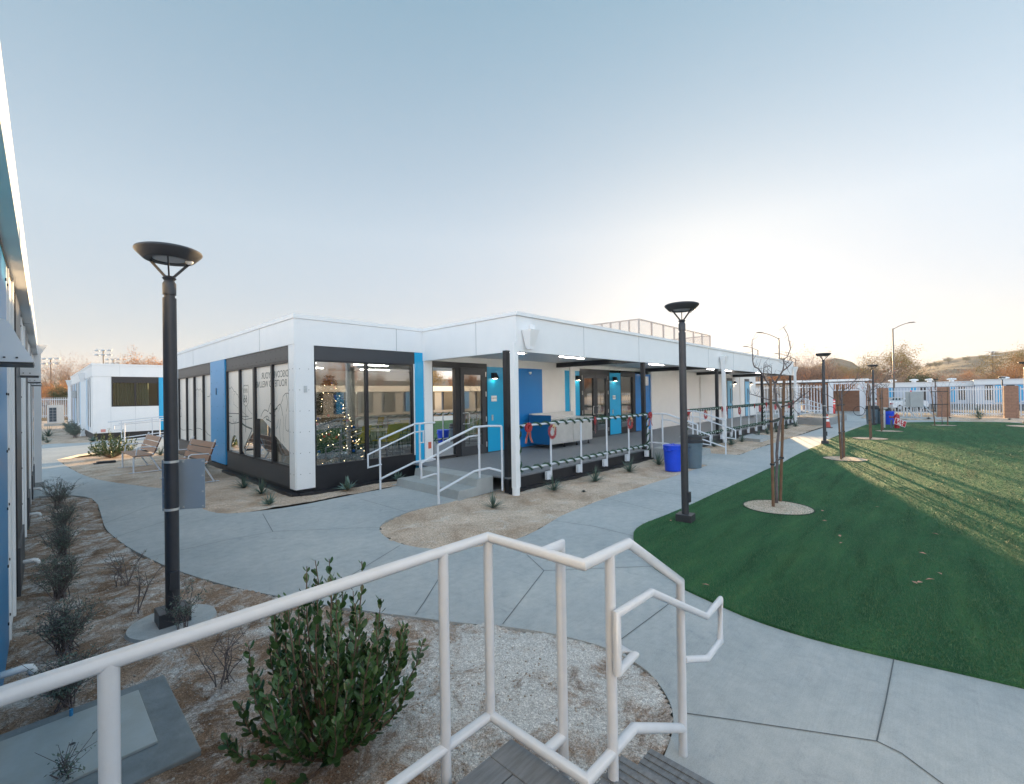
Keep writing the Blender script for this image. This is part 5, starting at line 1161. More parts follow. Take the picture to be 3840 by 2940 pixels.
for i,(p,s,l) in enumerate((((2189,1847),.7,'small dark succulent in a hollow in front of the porch railing'),((3347,1571),1.8,'dark round succulent left of the red valve post'),((3482,1572),1.7,'dark round succulent under the right leg of the grey cabinet'),((3562,1570),1.5,'dark round succulent right of the splayed stakes'),((3785,1575),1.4,'low dry succulent at the right fence'))): x,y=G(*p);place(pm,i==0,(x,y,0),i,l,scale=s)
# big glossy bush: upright shoots with paddle leaves
def leafy_bush(name,lab,cx,cy,h,rad,nsh,seed,ll,lw,m,cat='shrub',lean=.8,per=26):
    t=thing(name,lab,cat,(cx,cy,0));rg=random.Random(seed);b=B();V=[];F=[]
    for i in range(nsh):
        a=i*2.39996+rg.uniform(-.3,.3);f=math.sqrt((i+.5)/nsh);d=Vector((math.cos(a)*f*lean,math.sin(a)*f*lean,1.0)).normalized();top=Vector((math.cos(a)*f*rad*rg.uniform(.75,1.1),math.sin(a)*f*rad*rg.uniform(.75,1.1),h*(1-.5*f*f)*rg.uniform(.5,1.08)))
        p0=Vector((math.cos(a)*.03,math.sin(a)*.03,.0));P=[]
        for k in range(9):
            q=k/8;P.append(p0.lerp(top,q)+Vector((math.cos(a),math.sin(a),0))*rad*.22*f*math.sin(q*PI)+Vector((rg.gauss(0,.006),rg.gauss(0,.006),0)))
        b.tube(P,[.0075*(1-.7*k/8) for k in range(9)],5,cap=False)
        for k in range(per):
            q=.22+.78*(k+rg.random())/per;j=min(7,int(q*8));pt=P[j].lerp(P[j+1],q*8-j);ax=(P[j+1]-P[j]).normalized();th=k*2.4+rg.random();u=ax.cross(Vector((0,0,1)) if abs(ax.z)<.9 else Vector((1,0,0))).normalized();w=ax.cross(u)
            out=(u*math.cos(th)+w*math.sin(th));dr=(out*rg.uniform(.45,.9)+ax*rg.uniform(.5,1.)+Vector((0,0,.15))).normalized();s=dr.cross(ax)
            if s.length<.05: continue
            s.normalize();nrm=dr.cross(s);l=ll*rg.uniform(.65,1.15)*(1-.35*max(0,q-.8)/.2);ww=lw*l/ll
            n=len(V);sh=[(0,0,0),(.35,.8,.12),(.7,1.,.10),(.93,.5,.04),(1.0,0,0)]
            V+=[tuple(pt)]
            for fx,fw_,fz in sh[1:4]:
                c_=pt+dr*l*fx-nrm*l*.05*fx*fx;V+=[tuple(c_-s*ww*fw_*.5+nrm*ww*fz),tuple(c_),tuple(c_+s*ww*fw_*.5+nrm*ww*fz)]
            V+=[tuple(pt+dr*l-nrm*l*.06)]
            F+=[(n,n+1,n+2,n+2),(n,n+2,n+3,n+3)]
            for g_ in range(2):
                o=n+1+3*g_;F+=[(o,o+3,o+4,o+1),(o+1,o+4,o+5,o+2)]
            o=n+7;F+=[(o,n+10,o+1,o+1),(o+1,n+10,o+2,o+2)]
    b.build('stems',M_BARK2,t,local=True)
    me=bpy.data.meshes.new('foliage');me.from_pydata(V,[],[f if f[2]!=f[3] else f[:3] for f in F]);me.materials.append(m);me.shade_smooth();o=bpy.data.objects.new('foliage',me);COL.objects.link(o);o.parent=t;return t
leafy_bush('glossy_shrub','dense dark green glossy leaved shrub behind the foreground railing',BUSH[0],BUSH[1],1.02,.49,76,4,.064,.034,M_LEAFY,lean=1.25,per=30)
leafy_bush('round_shrub','round leafy green bush beside the left bench',*G(420,1716),1.0,.75,60,6,.075,.032,mat('bush_leaf',(.055,.10,.03),.5,col2=(.10,.15,.045),scale=5),lean=1.,per=26)
# grey sparse shrubs along the left wall
def sparse(name,lab,x,y,h,rad,n,seed,m,ll=.028,per=30,grp=None):
    t=thing(name,lab,'shrub',(x,y,0),group=grp);rg=random.Random(seed);b=B();P=[]
    for i in range(n):
        a=rg.uniform(0,2*PI);f=rg.random()**.7;e=Vector((math.cos(a)*rad*f,math.sin(a)*rad*f,h*(1-.3*f)*rg.uniform(.6,1.05)));mpt=e*.5+Vector((rg.gauss(0,.03),rg.gauss(0,.03),.02));sx,sy=rg.gauss(0,.05)*rad*3,rg.gauss(0,.05)*rad*3;b.tube([(sx,sy,-.01),mpt,e],[.004,.0028,.0015],4,cap=False)
        for k in range(7):
            s=(mpt*.5).lerp(e,rg.random());q=s+Vector((rg.gauss(0,.07),rg.gauss(0,.07),rg.uniform(.0,.1)));b.tube([s,q],[.002,.001],3,cap=False)
            for _ in range(per//4): P.append(s.lerp(q,rg.random())+Vector((rg.gauss(0,.012),rg.gauss(0,.012),rg.gauss(0,.012))))
        for _ in range(per//3): P.append(mpt.lerp(e,rg.random()))
    b.build('stems',M_BARK,t,local=True);
    if P:
        V,F=leaves(P,ll,seed,.4);npmesh('foliage',V,F,m,t)
    return t
for i,(p,h,r,n,l) in enumerate((((222,1905),.62,.26,34,'sparse grey green shrub at the far end of the left wall bed'),((238,1990),.5,.22,34,'second grey green shrub from the far end of the left wall bed'),((232,2085),.52,.22,36,'third grey green shrub from the far end of the left wall bed'),((226,2238),.46,.2,40,'grey green shrub halfway along the left wall bed'),((243,2440),.42,.2,40,'grey green shrub left of the tall lamp post footing'),((252,2640),.34,.15,34,'grey green shrub just above the steel cover plate'))):
    x,y=G(*p);sparse('grey_shrub',l,x,y,h,r,n,30+i,M_SAGE,ll=.019,per=34,grp='grey green shrubs in a row along the left wall')
for i,(p,h,r,n,per,l) in enumerate((((464,2196),.45,.3,9,5,'leafless twiggy shrub between the wall bed and the path curve'),((521,2290),.5,.18,5,5,'thin dry stem left of the tall lamp post'),((700,2368),.42,.16,7,30,'scrawny weed growing over the lamp post footing'),((840,2555),.4,.2,9,1,'pale dry twigs left of the glossy shrub'),((262,2930),.13,.06,4,16,'leafy sprig at the bottom edge by the cover plate'))):
    x,y=G(*p);sparse('dry_shrub',l,x,y,h,r,n,50+i,M_SAGE,.022,per)
for i,(x,y,l) in enumerate(((2.35,49.5,'grey shrub beside the pipe by the air unit'),(1.9,43.,'grey shrub row end nearest the air unit'),(1.75,39.5,'grey shrub midway along the far building side'),(1.7,36.5,'grey shrub by the downspout of the far building'),(1.65,33.8,'grey shrub nearest the corner of the far building'))): sparse('grey_shrub',l,x,y,.75,.5,36,70+i,M_SAGE,.05,26,'grey shrubs along the side of the left background building')
# ================================================================ BENCHES
def bench():
    t=thing('park_bench','bench','bench',(0,0,0),group='wood slat benches with white metal frames');W=1.75;s=[]
    for i in range(5):
        b=B();b.box(-W/2,W/2,.03+i*.088,.11+i*.088,.435,.46);b.build('seat_slat',M_WOOD,t,local=True,bevel=.004)
    for i in range(3):
        z=.56+i*.145;y=.50+i*.055;b=B();b.obox((0,y,z),(W,.022,.135),Matrix.Rotation(-.33,3,'X'));b.build('back_slat',M_WOOD,t,local=True,bevel=.004)
        b=B()
        for sx in (-1,1): b.obox((sx*(W/2+.002),y,z),(.006,.024,.137),Matrix.Rotation(-.33,3,'X'))
        b.build('slat_end',M_WOODE,t,local=True)
    for sx in (-1,1):
        x=sx*(W/2-.09);b=B();b.tube([(x,.05,.0),(x,.05,.40),(x,.09,.43),(x,.42,.42),(x,.50,.50),(x,.66,.98)],.02,8);b.tube([(x,.40,.42),(x,.62,.0)],.02,8)
        b.box(x-.03,x+.03,-.05,.72,.0,.012);b.build('frame',M_RAIL,t,local=True,smooth=True,ang=40)
        b=B();b.tube([(x,.10,.44),(x,.12,.64),(x,.17,.67),(x,.52,.66)],.014,8);b.build('armrest',M_RAIL,t,local=True,smooth=True,ang=40)
    return t
pb_=bench()
place(pb_,True,(1.80,16.35,0),R(-88),'left wooden bench beside the round bush on the sand')
place(pb_,False,(2.28,13.15,0),R(-86),'right wooden bench partly hidden behind the lamp post plate')
t=thing('splice_fixture','flat black drip box on the sand before the round bush','box',(*G(398,1735),0));b=B();b.box(-.22,.22,-.14,.14,.0,.05);b.box(-.3,.1,-.2,.06,.0,.02);b.build('lid',M_BLKP,t,local=True)
# ================================================================ BINS
def bin_(lab,x,y,r,h,m,lid,lm,taper=.86):
    t=thing('trash_bin',lab,'bin',(x,y,0));b=B();b.lathe([(0,.01),(r*taper,.01),(r*taper,.0),(r*.98,h*.86),(r*1.04,h*.86),(r*1.06,h*.9),(r,h*.92),(r*1.03,h),(r*.96,h)],n=36);b.build('body',m,t,local=True,smooth=True,ang=35)
    b=B()
    for s_ in (-1,1): b.tube([(s_*r*.95,-.06,h*.8),(s_*r*1.17,-.05,h*.84),(s_*r*1.17,.05,h*.84),(s_*r*.95,.06,h*.8)],.012,6)
    b.build('handle',m,t,local=True)
    b=B()
    if lid=='flat': b.lathe([(r*1.05,h),(r*1.06,h+.02),(r*.9,h+.03),(r*.85,h+.02),(0,h+.025)],n=36);b.tube([(-.07,0,h+.03),(-.05,0,h+.05),(.05,0,h+.05),(.07,0,h+.03)],.01,6)
    else: b.lathe([(r*1.07,h-.02),(r*1.07,h+.03),(r*.98,h+.05),(r*.97,h+.14),(r*.9,h+.16),(r*.72,h+.15),(r*.6,h+.05),(0,h+.02)],n=36)
    b.build('lid',lm,t,local=True,smooth=True,ang=35);return t
bin_('bright blue round bin with a flat lid beside the second porch steps',*G(2525,1764),.225,.60,M_BLUEP,'flat',M_BLUEP)
bin_('grey round bin with a black funnel lid behind the near lawn lamp',*G(2597,1752),.25,.66,M_GREYP,'fun',M_BLKP)
bin_('grey round bin with a black lid by the far lamp post',31.9,2.75,.3,.85,M_GREYP,'fun',M_BLKP)
bin_('grey round bin just right of the far lamp post',32.0,2.25,.3,.75,M_GREYP,'fun',M_BLKP)
bin_('small blue bin mostly hidden by the fourth staked tree',31.7,2.02,.22,.7,M_BLUEP,'flat',M_BLUEP)
# slab, planter, cone, bollard, bike racks, valve
t=thing('concrete_slab','flat tilted concrete slab in the sand below the far railing','slab',(19.9,5.5,0));b=B();b.add([(18.8,4.95,-.05),(20.3,4.95,-.05),(21.2,5.9,-.05),(19.6,5.95,-.05),(18.8,4.95,.10),(20.3,4.95,.13),(21.2,5.9,.10),(19.6,5.95,.07)],[(3,2,1,0),(4,5,6,7),(0,1,5,4),(1,2,6,5),(2,3,7,6),(3,0,4,7)]);b.build('slab',M_CONC,t)
pA=G(2986,1589.5);pB=G(3108,1596);pC=G(3141,1586)
t=thing('planter','low grey concrete planter with dry soil at the far end of the porch','planter',(30.3,5.4,0))
q=[(30.3,6.25),(29.5,4.38),(35.2,4.30),(35.4,6.6)]
b=B();b.prism(q,-.05,.37)
b.build('planter_wall',mat('planter_concrete',(.33,.33,.325),.85,noise_amt=.25,scale=2,bump=.2,bscale=60),t,bevel=.01)
b=B();c_=(sum(a[0] for a in q)/4,sum(a[1] for a in q)/4);b.prism([(c_[0]+(a[0]-c_[0])*.95,c_[1]+(a[1]-c_[1])*.88) for a in q],.3,.40);b.build('soil',M_SOIL,t)
for x,y,l in ((32.2,5.5,'left wispy plant in the grey planter'),(33.6,5.1,'right wispy plant in the grey planter')): sparse('dry_plant',l,x,y,.75,.35,22,int(x*3),M_SAGE,.03,14,'wispy plants in the grey planter')
def cone(x,y):
    t=thing('traffic_cone','red traffic cone with white bands behind the middle lamp post','cone',(x,y,0));b=B();b.box(-.2,.2,-.2,.2,0,.03);b.build('base',M_BLKP,t,local=True)
    for z0,z1,m,n in ((.03,.32,mat('cone_red',(.42,.06,.04),.6),'shell'),(.32,.44,M_WP,'band'),(.44,.5,MATS['cone_red'],'shell'),(.5,.58,M_WP,'band'),(.58,.7,MATS['cone_red'],'tip')):
        f=lambda z:.15-.125*z/.7;b=B();b.lathe([(f(z0),z0),(f(z1),z1)],n=20);b.build(n,m,t,local=True,smooth=True)
cone(*G(3103,1604))
t=thing('delineator_post','tall coral delineator post with white bands by the far gate','delineator',(*G(3129,1556),0));b=B();b.lathe([(.075,.03),(.07,1.16),(.05,1.2),(0,1.2)],n=16);b.build('post',M_CORAL,t,local=True,smooth=True);b=B();b.lathe([(.0,0),(.32,.0),(.3,.05),(.08,.06)],n=20);b.build('base',M_BLKP,t,local=True)
b=B();
for z in (.82,1.0): b.lathe([(.0745,z),(.0745,z+.09)],n=16)
b.build('band',M_WP,t,local=True)
for (px,py_),l in (((3113,1559),'bike rack hoop left of the coral delineator'),((3222,1560),'bike rack double hoop in front of the gate post')):
    x,y=G(px,py_);t=thing('bike_rack',l,'bike rack',(x,y,0));b=B();b.tube([(.0,.0+.33*math.cos(a),.36+.33*math.sin(a)) for a in [2*PI*i/24 for i in range(24)]],.02,6,closed=True);b.build('hoop',M_BLKP,t,local=True)
    b=B();b.tube([(0,0,0),(0,0,.05)],.03,8);b.build('foot',M_BLKP,t,local=True)
x,y=G(3364,1607);t=thing('valve_post','squat red fire valve post with a tilted red and white sign on the far lawn','valve',(x,y,0))
b=B();b.lathe([(0,0),(.105,0),(.105,.62),(.09,.68),(0,.68)],n=20);b.tube([(0,0,.68),(0,0,.74)],.03,8);b.tube([(-.0,.1,.55),(-.0,.28,.55)],.045,10);b.build('valve_body',M_RED,t,local=True,smooth=True,ang=40)
b=B();b.tube([(-.02,.16,.55),(-.02,.22,.55)],.052,10);b.tube([(-.05,.2,.0),(-.05,.2,.42)],.05,8);b.build('coupling',M_GREYP,t,local=True)
Rs=Matrix.Rotation(math.atan2(RT[1],RT[0])+.1,3,'Z')@Matrix.Rotation(R(19),3,'Y');sc_=Vector((-.13,-.13,.30))
b=B();b.obox(sc_,(.62,.01,.30),Rs);b.build('sign_plate',M_WP,t,local=True,label='tilted red sign reading P.I.V. Bldg 6 with a white border');b=B();b.obox(sc_+Rs@Vector((0,-.006,0)),(.59,.006,.27),Rs);b.build('sign_face',M_RED,t,local=True)
xd=Rs@Vector((1,0,0));yd_=Rs@Vector((0,0,1));o=Vector((x,y,0))+sc_+Rs@Vector((0,-.012,0))
text('P.I.V.',.20,M_WP,t,o+yd_*.055,xd,yd_,ext=.001,bold=.004);text('Bldg 6',.12,M_WP,t,o-yd_*.075,xd,yd_,ext=.001,bold=.003)
x,y=G(3315,1605);t=thing('drinking_post','small round topped grey post on the far lawn edge','post',(x,y,0));b=B();b.lathe([(.065,0),(.065,.9),(0,.9)],n=14);b.build('post',M_GALV,t,local=True,smooth=True,ang=40);b=B();b.lathe([(0,.9),(.1,.92),(.16,.98),(.15,1.),(0,.97)],n=16);b.build('bowl',M_STEEL,t,local=True,smooth=True)
# fallen leaves on the lawn
lf=B();lf.add([(-.028,0,0),(0,-.013,.008),(.03,0,.003),(0,.013,.006)],[(0,1,2),(0,2,3)])
lp0=lf.build('fallen_leaf',mat('fallen_leaf',(.45,.24,.17),.8),None);tag(lp0,'leaf','leaf',group='fallen leaves scattered on the lawn')
LV=[(2516,1964),(2647,2211,'pale cream leaf on the lawn edge by the foreground railing'),(3150,2023),(3093,1965),(3524,2168,'largest dry leaf on the right of the lawn'),(3490,2191),(3430,2202),(3449,2202),(3508,2016),(3155,2050),(3460,2090),(3085,1927),(3290,1912)]
for i,q in enumerate(LV):
    x,y=G(q[0],q[1]);o=lp0 if i==0 else lp0.copy()
    if i: COL.objects.link(o)
    o.location=(x,y,.046);o.rotation_euler=(.2,.1,i*1.7);o.scale=(1.1+.4*(i%3)*.5,)*3;o['label']=q[2] if len(q)>2 else 'tiny dry reddish leaf lying on the dark green lawn'
HAZE=.00032
# ================================================================ FAR RIGHT: FENCE LINE
for y,l in ((3.02,'left brown block pillar behind the far staked trees'),(-.15,'middle brown block pillar between the fence panels'),(-3.2,'right brown block pillar beside the swing gate')):
    pillar(l,42.,y,.62,2.0,-.1,'brown block pillars in the far fence')
picket('picket_fence','white picket fence panel behind the grey electrical cabinet',(42.4,.2),(42.4,2.7),.12,1.98,.16,.045,(.08,.88),'white picket fence panels across the far side')
picket('picket_fence','white picket fence panel between the middle and right pillars, double gate with a centre post',(42.1,-2.85),(42.1,-.5),.12,2.0,.115,.045,(.06,.9),'white picket fence panels across the far side')
picket('picket_fence','white swing gate cut by the right picture edge',(41.9,-9.5),(41.9,-3.6),.12,1.95,.2,.05,(.06,.5,.92),'white picket fence panels across the far side')
picket('picket_fence','white picket fence between the gate frame and the left brown pillar',(43.6,3.4),(43.6,4.15),.05,2.1,.17,.045,(.05,.9),'white picket fence panels across the far side')
picket('picket_fence','long white picket fence behind the ramp in the background',(44.,6.7),(44.,16.),.1,2.35,.2,.05,(.08,.92),'white picket fence panels across the far side')
gt=thing('gate_frame','tall white gate frame with short upper pickets in front of the brown wall','gate',(43.8,5.3,0))
b=B();b.box(43.7,43.9,4.2,4.52,0,2.5);b.box(43.7,43.9,6.2,6.5,0,2.5);b.box(43.75,43.85,4.52,6.2,2.38,2.48);b.box(43.75,43.85,4.52,6.2,1.85,1.93);b.build('frame',M_RAIL,gt)
b=B()
for i in range(13): b.box(43.78,43.82,4.6+i*.13,4.64+i*.13,1.93,2.38)
b.build('upper_picket',M_RAIL,gt)
t=thing('screen_wall','brown block wall behind the open gate','wall',(50.5,8,0));b=B();b.box(50.4,50.7,4.7,9.5,-.4,1.95);b.box(50.4,50.7,10.5,14.,-.4,2.2);b.build('block_face',M_BRICK,t)
cn=thing('shade_canopy','long low white metal canopy behind the fence and ramp','canopy',(47.5,10,0))
b=B();b.box(45.4,49.6,4.1,26.,2.66,2.74);b.box(45.35,45.4,4.1,26,2.60,2.78);b.build('roof_sheet',M_WHITE,cn)
b=B()
for i in range(70): b.box(45.5,49.5,4.3+i*.31,4.36+i*.31,2.56,2.655)
b.build('purlin',M_BLACK,cn)
for x in (45.7,49.3):
    for y in (4.5,9,13.5,18,22.5): 
        b=B();b.box(x-.06,x+.06,y-.06,y+.06,-.3,2.55);b.build('column',M_RAIL,cn)
b=B();b.box(49.8,49.9,9.6,26,-.3,2.5);b.box(46.2,46.3,12,26,-.3,2.1);b.build('back_panel',M_WHITE2,cn)
for y,l in ((6.8,'white ramp guard rail, nearer run, beyond the porch'),(8.3,'white ramp guard rail, farther run, beyond the porch')):
    t=thing('ramp_rail',l,'handrail',(35.2,y,0),group='white ramp rails beyond the porch')
    rail_run('rail',t,[[(0,0,1.35),(1.5,0,1.32),(7.4,0,.82)],[(0,0,.98),(1.5,0,.95),(7.4,0,.5)],[(0,0,.35),(1.5,0,.32),(7.4,0,-.05+.15)]],[(q,0,0,1.34-max(0,q-1.5)*.085) for q in (0,1.5,3,4.5,6,7.4)],.03)
t=thing('ramp_slab','pale concrete ramp beyond the end of the porch','ramp',(38,7.5,0));b=B();b.extr([(34.5,0),(43,0),(43,.03),(36.6,.31),(34.5,.31)],'y',6.9,10.2);b.build('ramp_block',M_CONC,t)
# electrical cabinet
cb=thing('electrical_cabinet','large grey electrical cabinet on braced steel posts in front of the fence','cabinet',(40.,1.4,0))
q0=G(3398,1561);xa=39.6
ya,_=onX(3462,1500,xa)[0],0;yb_=onX(3395,1500,xa)[0]
b=B();b.box(xa,xa+.5,ya,yb_,.72,1.72);b.box(xa-.12,xa,ya+.0,ya+(yb_-ya)*.72,.72,1.70);b.build('cabinet_box',mat('cabinet_grey',(.34,.36,.36),.5,noise_amt=.1,scale=4),cb,bevel=.01)
b=B()
for y in (ya+.1,yb_-.05,yb_+.12): b.box(xa+.2,xa+.26,y-.03,y+.03,-.02,1.75)
for k in range(4): b.box(xa+.1,xa+.15,(ya+yb_)/2-.18+k*.1,(ya+yb_)/2-.14+k*.1,-.02,.72)
b.beam((xa+.1,yb_+.05,.85),(xa-.6,yb_-.55,0),.04,.04);b.beam((xa+.1,ya,.85),(xa-.6,ya-.65,0),.04,.04);b.build('support',M_GALV,cb)
b=B();b.box(xa+.1,xa+.16,ya+.55,ya+.63,1.72,1.8);b.build('red_beacon',M_CORAL,cb)
b=B();b.box(xa-1.,xa+1.,ya-.9,yb_+.4,-.03,.04);b.build('pad',M_CONC,cb)
# ================================================================ BUILDINGS AND CARS BEYOND THE FENCE
GZ=-.5
def farb(lab,x,y0,y1,h,stripes,name='far_building'):
    t=thing(name,lab,'building',(x,(y0+y1)/2,GZ));b=B();b.box(x,x+10,y0,y1,GZ,h-.75);b.build('wall',mat('shaded_blue_grey_wall',(.42,.47,.55),.6),t)  # eave shade is put into the wall colour, darker than the fascia
    b=B();b.box(x-.1,x+10,y0-.1,y1+.1,h-.75,h-.08);b.build('fascia',M_WHITE,t);b=B();b.box(x-.2,x+10,y0-.15,y1+.15,h-.078,h);b.build('roof_cap',M_WHITE,t)
    for a,c,m,n in stripes:
        b=B();b.box(x-.04,x-.005,a,c,GZ+.3 if n!='window' else GZ+.6,h-.85);b.build(n,m,t)
    return t
Y97=lambda v:onX(3300+v/4.063,1480,97)[0]
Y95=lambda v:onX(3300+v/4.063,1480,95)[0]
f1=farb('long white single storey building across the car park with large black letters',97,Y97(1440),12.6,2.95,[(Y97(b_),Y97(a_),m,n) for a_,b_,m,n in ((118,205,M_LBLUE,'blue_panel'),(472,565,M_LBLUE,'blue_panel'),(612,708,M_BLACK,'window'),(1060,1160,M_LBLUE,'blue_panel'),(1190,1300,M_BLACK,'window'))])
text('BLDG 700',.62,M_BLACK,f1,(96.88,Y97(-45),2.5),(0,-1,0),(0,0,1),ext=.01)
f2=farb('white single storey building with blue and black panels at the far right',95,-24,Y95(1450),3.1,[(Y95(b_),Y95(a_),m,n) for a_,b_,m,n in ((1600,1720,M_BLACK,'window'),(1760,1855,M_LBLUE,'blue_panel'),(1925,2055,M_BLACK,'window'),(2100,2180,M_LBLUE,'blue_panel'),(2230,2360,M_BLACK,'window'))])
for i,(x,y) in enumerate([(100,onX(3300+v/4.063,1440,100)[0]) for v in (190,517,755,1092,1893)]):
    t=thing('roof_vent','small white roof vent on the flat roofs across the car park','roof vent',(x,y,2.9),group='white roof vents on the far buildings');b=B();b.lathe([(.3,-.2),(.3,.3),(.55,.33),(.58,.5),(.3,.6),(0,.62)],n=12);b.build('vent_cap',M_WHITE,t,local=True)
M_CARW=mat('white_car_paint',(.62,.64,.65),.2,coat=.8,noise_amt=.04,scale=2);M_CARG=mat('car_glass',(.02,.03,.035),.08,spec=.8);M_TYRE=mat('tyre',(.02,.02,.02),.8)
def car():
    t=thing('parked_car','car','car',(0,0,0),group='white cars parked beyond the fence')
    prof=[(-2.25,.35),(-2.28,.62),(-2.15,.88),(-1.2,.98),(-.5,1.38),(.75,1.42),(1.55,1.05),(2.2,.98),(2.3,.7),(2.28,.35)]
    b=B();K=len(prof);V=[]
    for s_,sh in ((-.86,0),(-.9,0),(.9,0),(.86,0)):
        pass
    rings=[]
    for yy in (-.88,-.80,.80,.88):
        rings.append([(x,yy*(1 if z<1.0 else .82),z if abs(yy)<.85 else min(z,z-.0)) for x,z in prof])
    for r_ in rings: b.v+=r_
    for i in range(3):
        for j in range(K):
            a=i*K+j;c=i*K+(j+1)%K;b.f.append((a,c,c+K,a+K))
    b.f.append(tuple(range(K))[::-1]);b.f.append(tuple(range(3*K,4*K)));b.build('body',M_CARW,t,local=True,smooth=True,ang=30,bevel=.03)
    for s_ in (-1,1):
        b=B();y=s_*.735;yl_=s_*.885
        b.add([(-1.0,yl_,.97),(1.35,yl_,1.0),(.72,y,1.36),(-.42,y,1.33)],[(0,1,2,3)]);
        b.build('side_window',M_CARG,t,local=True)
        for wx in (-1.38,1.42):
            b=B();b.tube([(wx,s_*.70,.33),(wx,s_*.9,.33)],.33,20);w=b.build('wheel',M_TYRE,t,local=True);b=B();b.tube([(wx,s_*.88,.33),(wx,s_*.905,.33)],.2,12);b.build('rim',M_GALV,w,local=True)
    b=B();b.add([(-1.16,-.68,1.0),(-1.16,.68,1.0),(-.53,.58,1.37),(-.53,-.58,1.37)],[(0,1,2,3)]);b.add([(1.5,-.68,1.08),(1.5,.68,1.08),(.8,.58,1.405),(.8,-.58,1.405)],[(0,1,2,3)]);b.build('windscreen',M_CARG,t,local=True)
    for s_ in (-1,1):
        b=B();b.box(-2.285,-2.19,s_*.72-.13,s_*.72+.13,.70,.86);b.build('tail_light',M_RED,t,local=True)
    b=B();b.box(-2.31,-2.27,-.25,.25,.5,.62);b.build('number_plate',M_BLACK,t,local=True);return t
pc_=car()
def carpos(px,X): return (X,onX(px,1500,X)[0])
x,y=carpos(3385,66);place(pc_,True,(x,y,-.45),R(-38),'white sedan parked behind the grey cabinet')
x,y=carpos(3272,68);place(pc_,False,(x,y,-.45),R(-8),'white car seen from behind between the staked trees')
# tall street lights and distant poles
def street(lab,px,py,X,armdir,L=2.4,z0=-.5):
    y,z=onX(px,py,X);t=thing('street_light',lab,'street light',(X,y,z0),group='tall curved arm street lights');b=B();b.tube([(X,y,z0),(X,y,z)],[.11,.07],12);b.build('pole',M_GALV if False else M_BRZ,t,smooth=True)
    u=Vector((RT[0],RT[1],0))*armdir;p=Vector((X,y,z-.1));b=B();b.tube([p+u*L*s+Vector((0,0,1.0*L*.33*math.sin(s*PI/2))) for s in (0,.2,.4,.6,.8,.9)],.04,8);b.build('arm',M_BRZ,t,smooth=True)
    q=p+u*L*.95+Vector((0,0,L*.33));Rm=Matrix.Rotation(math.atan2(u.y,u.x),3,'Z')@Matrix.Rotation(-.06,3,'Y');b=B();b.obox(q,(.75,.26,.07),Rm);b.obox(q+Vector((0,0,.05)),(.5,.2,.05),Rm);b.build('luminaire',M_BRZ,t);return t
M_BRZ=mat('bronze_pole',(.20,.165,.14),.5,metal=.2,noise_amt=.15,scale=3)
street('tall street light with its arm to the right above the far building',3348,1232,72,1)
street('tall street light with its arm to the left above the end of the porch roof',2921,1268,62,-1)
street('shorter looking street light rising just above the porch roof',2842,1312,78,-1,2.)
street('street light with a left arm beyond the end of the porch',2983,1346,85,-1,3.)
t=thing('light_base','round concrete base of the street light by the white sedan','base',(71.5,onX(3355,1500,71.5)[0],-.5));b=B();b.lathe([(.6,-.1),(.6,1.4),(0,1.4)],n=20);b.build('drum',M_CONC,t,local=True)
def mast(lab,px,py,X=None,Y=None,heads=6,r=.12):
    if Y: x,z=onY(px,py,Y);y=Y
    else: y,z=onX(px,py,X);x=X
    t=thing('stadium_light',lab,'floodlight mast',(x,y,-.5),group='distant floodlight masts');b=B();b.tube([(x,y,-.5),(x,y,z)],r,8);b.build('mast',M_BRZ,t)
    u=Vector((RT[0],RT[1],0));b=B()
    for k in range(heads):
        o=Vector((x,y,z-.1-(k%2)*1.1))+u*((k//2)-(heads//2-1)/2)*1.5;b.lathe([(.0,.25),(.5,-.1),(.5,-.2),(0,-.1)],tuple(o),8)
    for k in (0,1): b.beam(Vector((x,y,z-(k)*1.1))-u*2.2,Vector((x,y,z-k*1.1))+u*2.2,.1,.1)
    b.build('floodlights',M_GALV,t);return t
mast('floodlight mast left of the background trees',190,1343,Y=150);mast('tall floodlight mast above the left background building',387,1312,Y=150,heads=6);mast('floodlight mast just behind the left background roof',424,1346,Y=170,heads=6);mast('slim pole light far away at the right on the hillside',3722,1318,X=190,heads=2,r=.2)
# ================================================================ TREES
def bare_tree(name,h,seed,nleaf,lsz,lm,depth=4,asp=.5):
    t=thing(name,name,'tree',(0,0,0));rg=random.Random(seed);b=B();lv=([],2,3,.16*h/6,4)
    p=Vector((0,0,0));d=Vector((rg.gauss(0,.05),rg.gauss(0,.05),1)).normalized();tp=p+d*h*.24
    b.tube([p,p.lerp(tp,.5),tp],[h*.026,h*.021,h*.019],8,cap=False)
    for k in range(5):
        a=k*2*PI/5+rg.random();twig(b,rg,p.lerp(tp,.75+.06*k),Vector((math.cos(a)*.62,math.sin(a)*.62,.8)).normalized(),h*.34,h*.011,depth,.6,4,None,lv,.1)
    b.build('trunk',M_BARK2,t,local=True)
    P=lv[0];rg.shuffle(P);base=P[:]
    while len(P)<nleaf: P+= [q+Vector((rg.gauss(0,.035*h),rg.gauss(0,.035*h),rg.gauss(0,.03*h))) for q in base[:nleaf-len(P)]]
    P=P[:nleaf]
    if nleaf:
        V,F=leaves(P,lsz,seed,asp);npmesh('crown',V,F,lm,t)
    return t
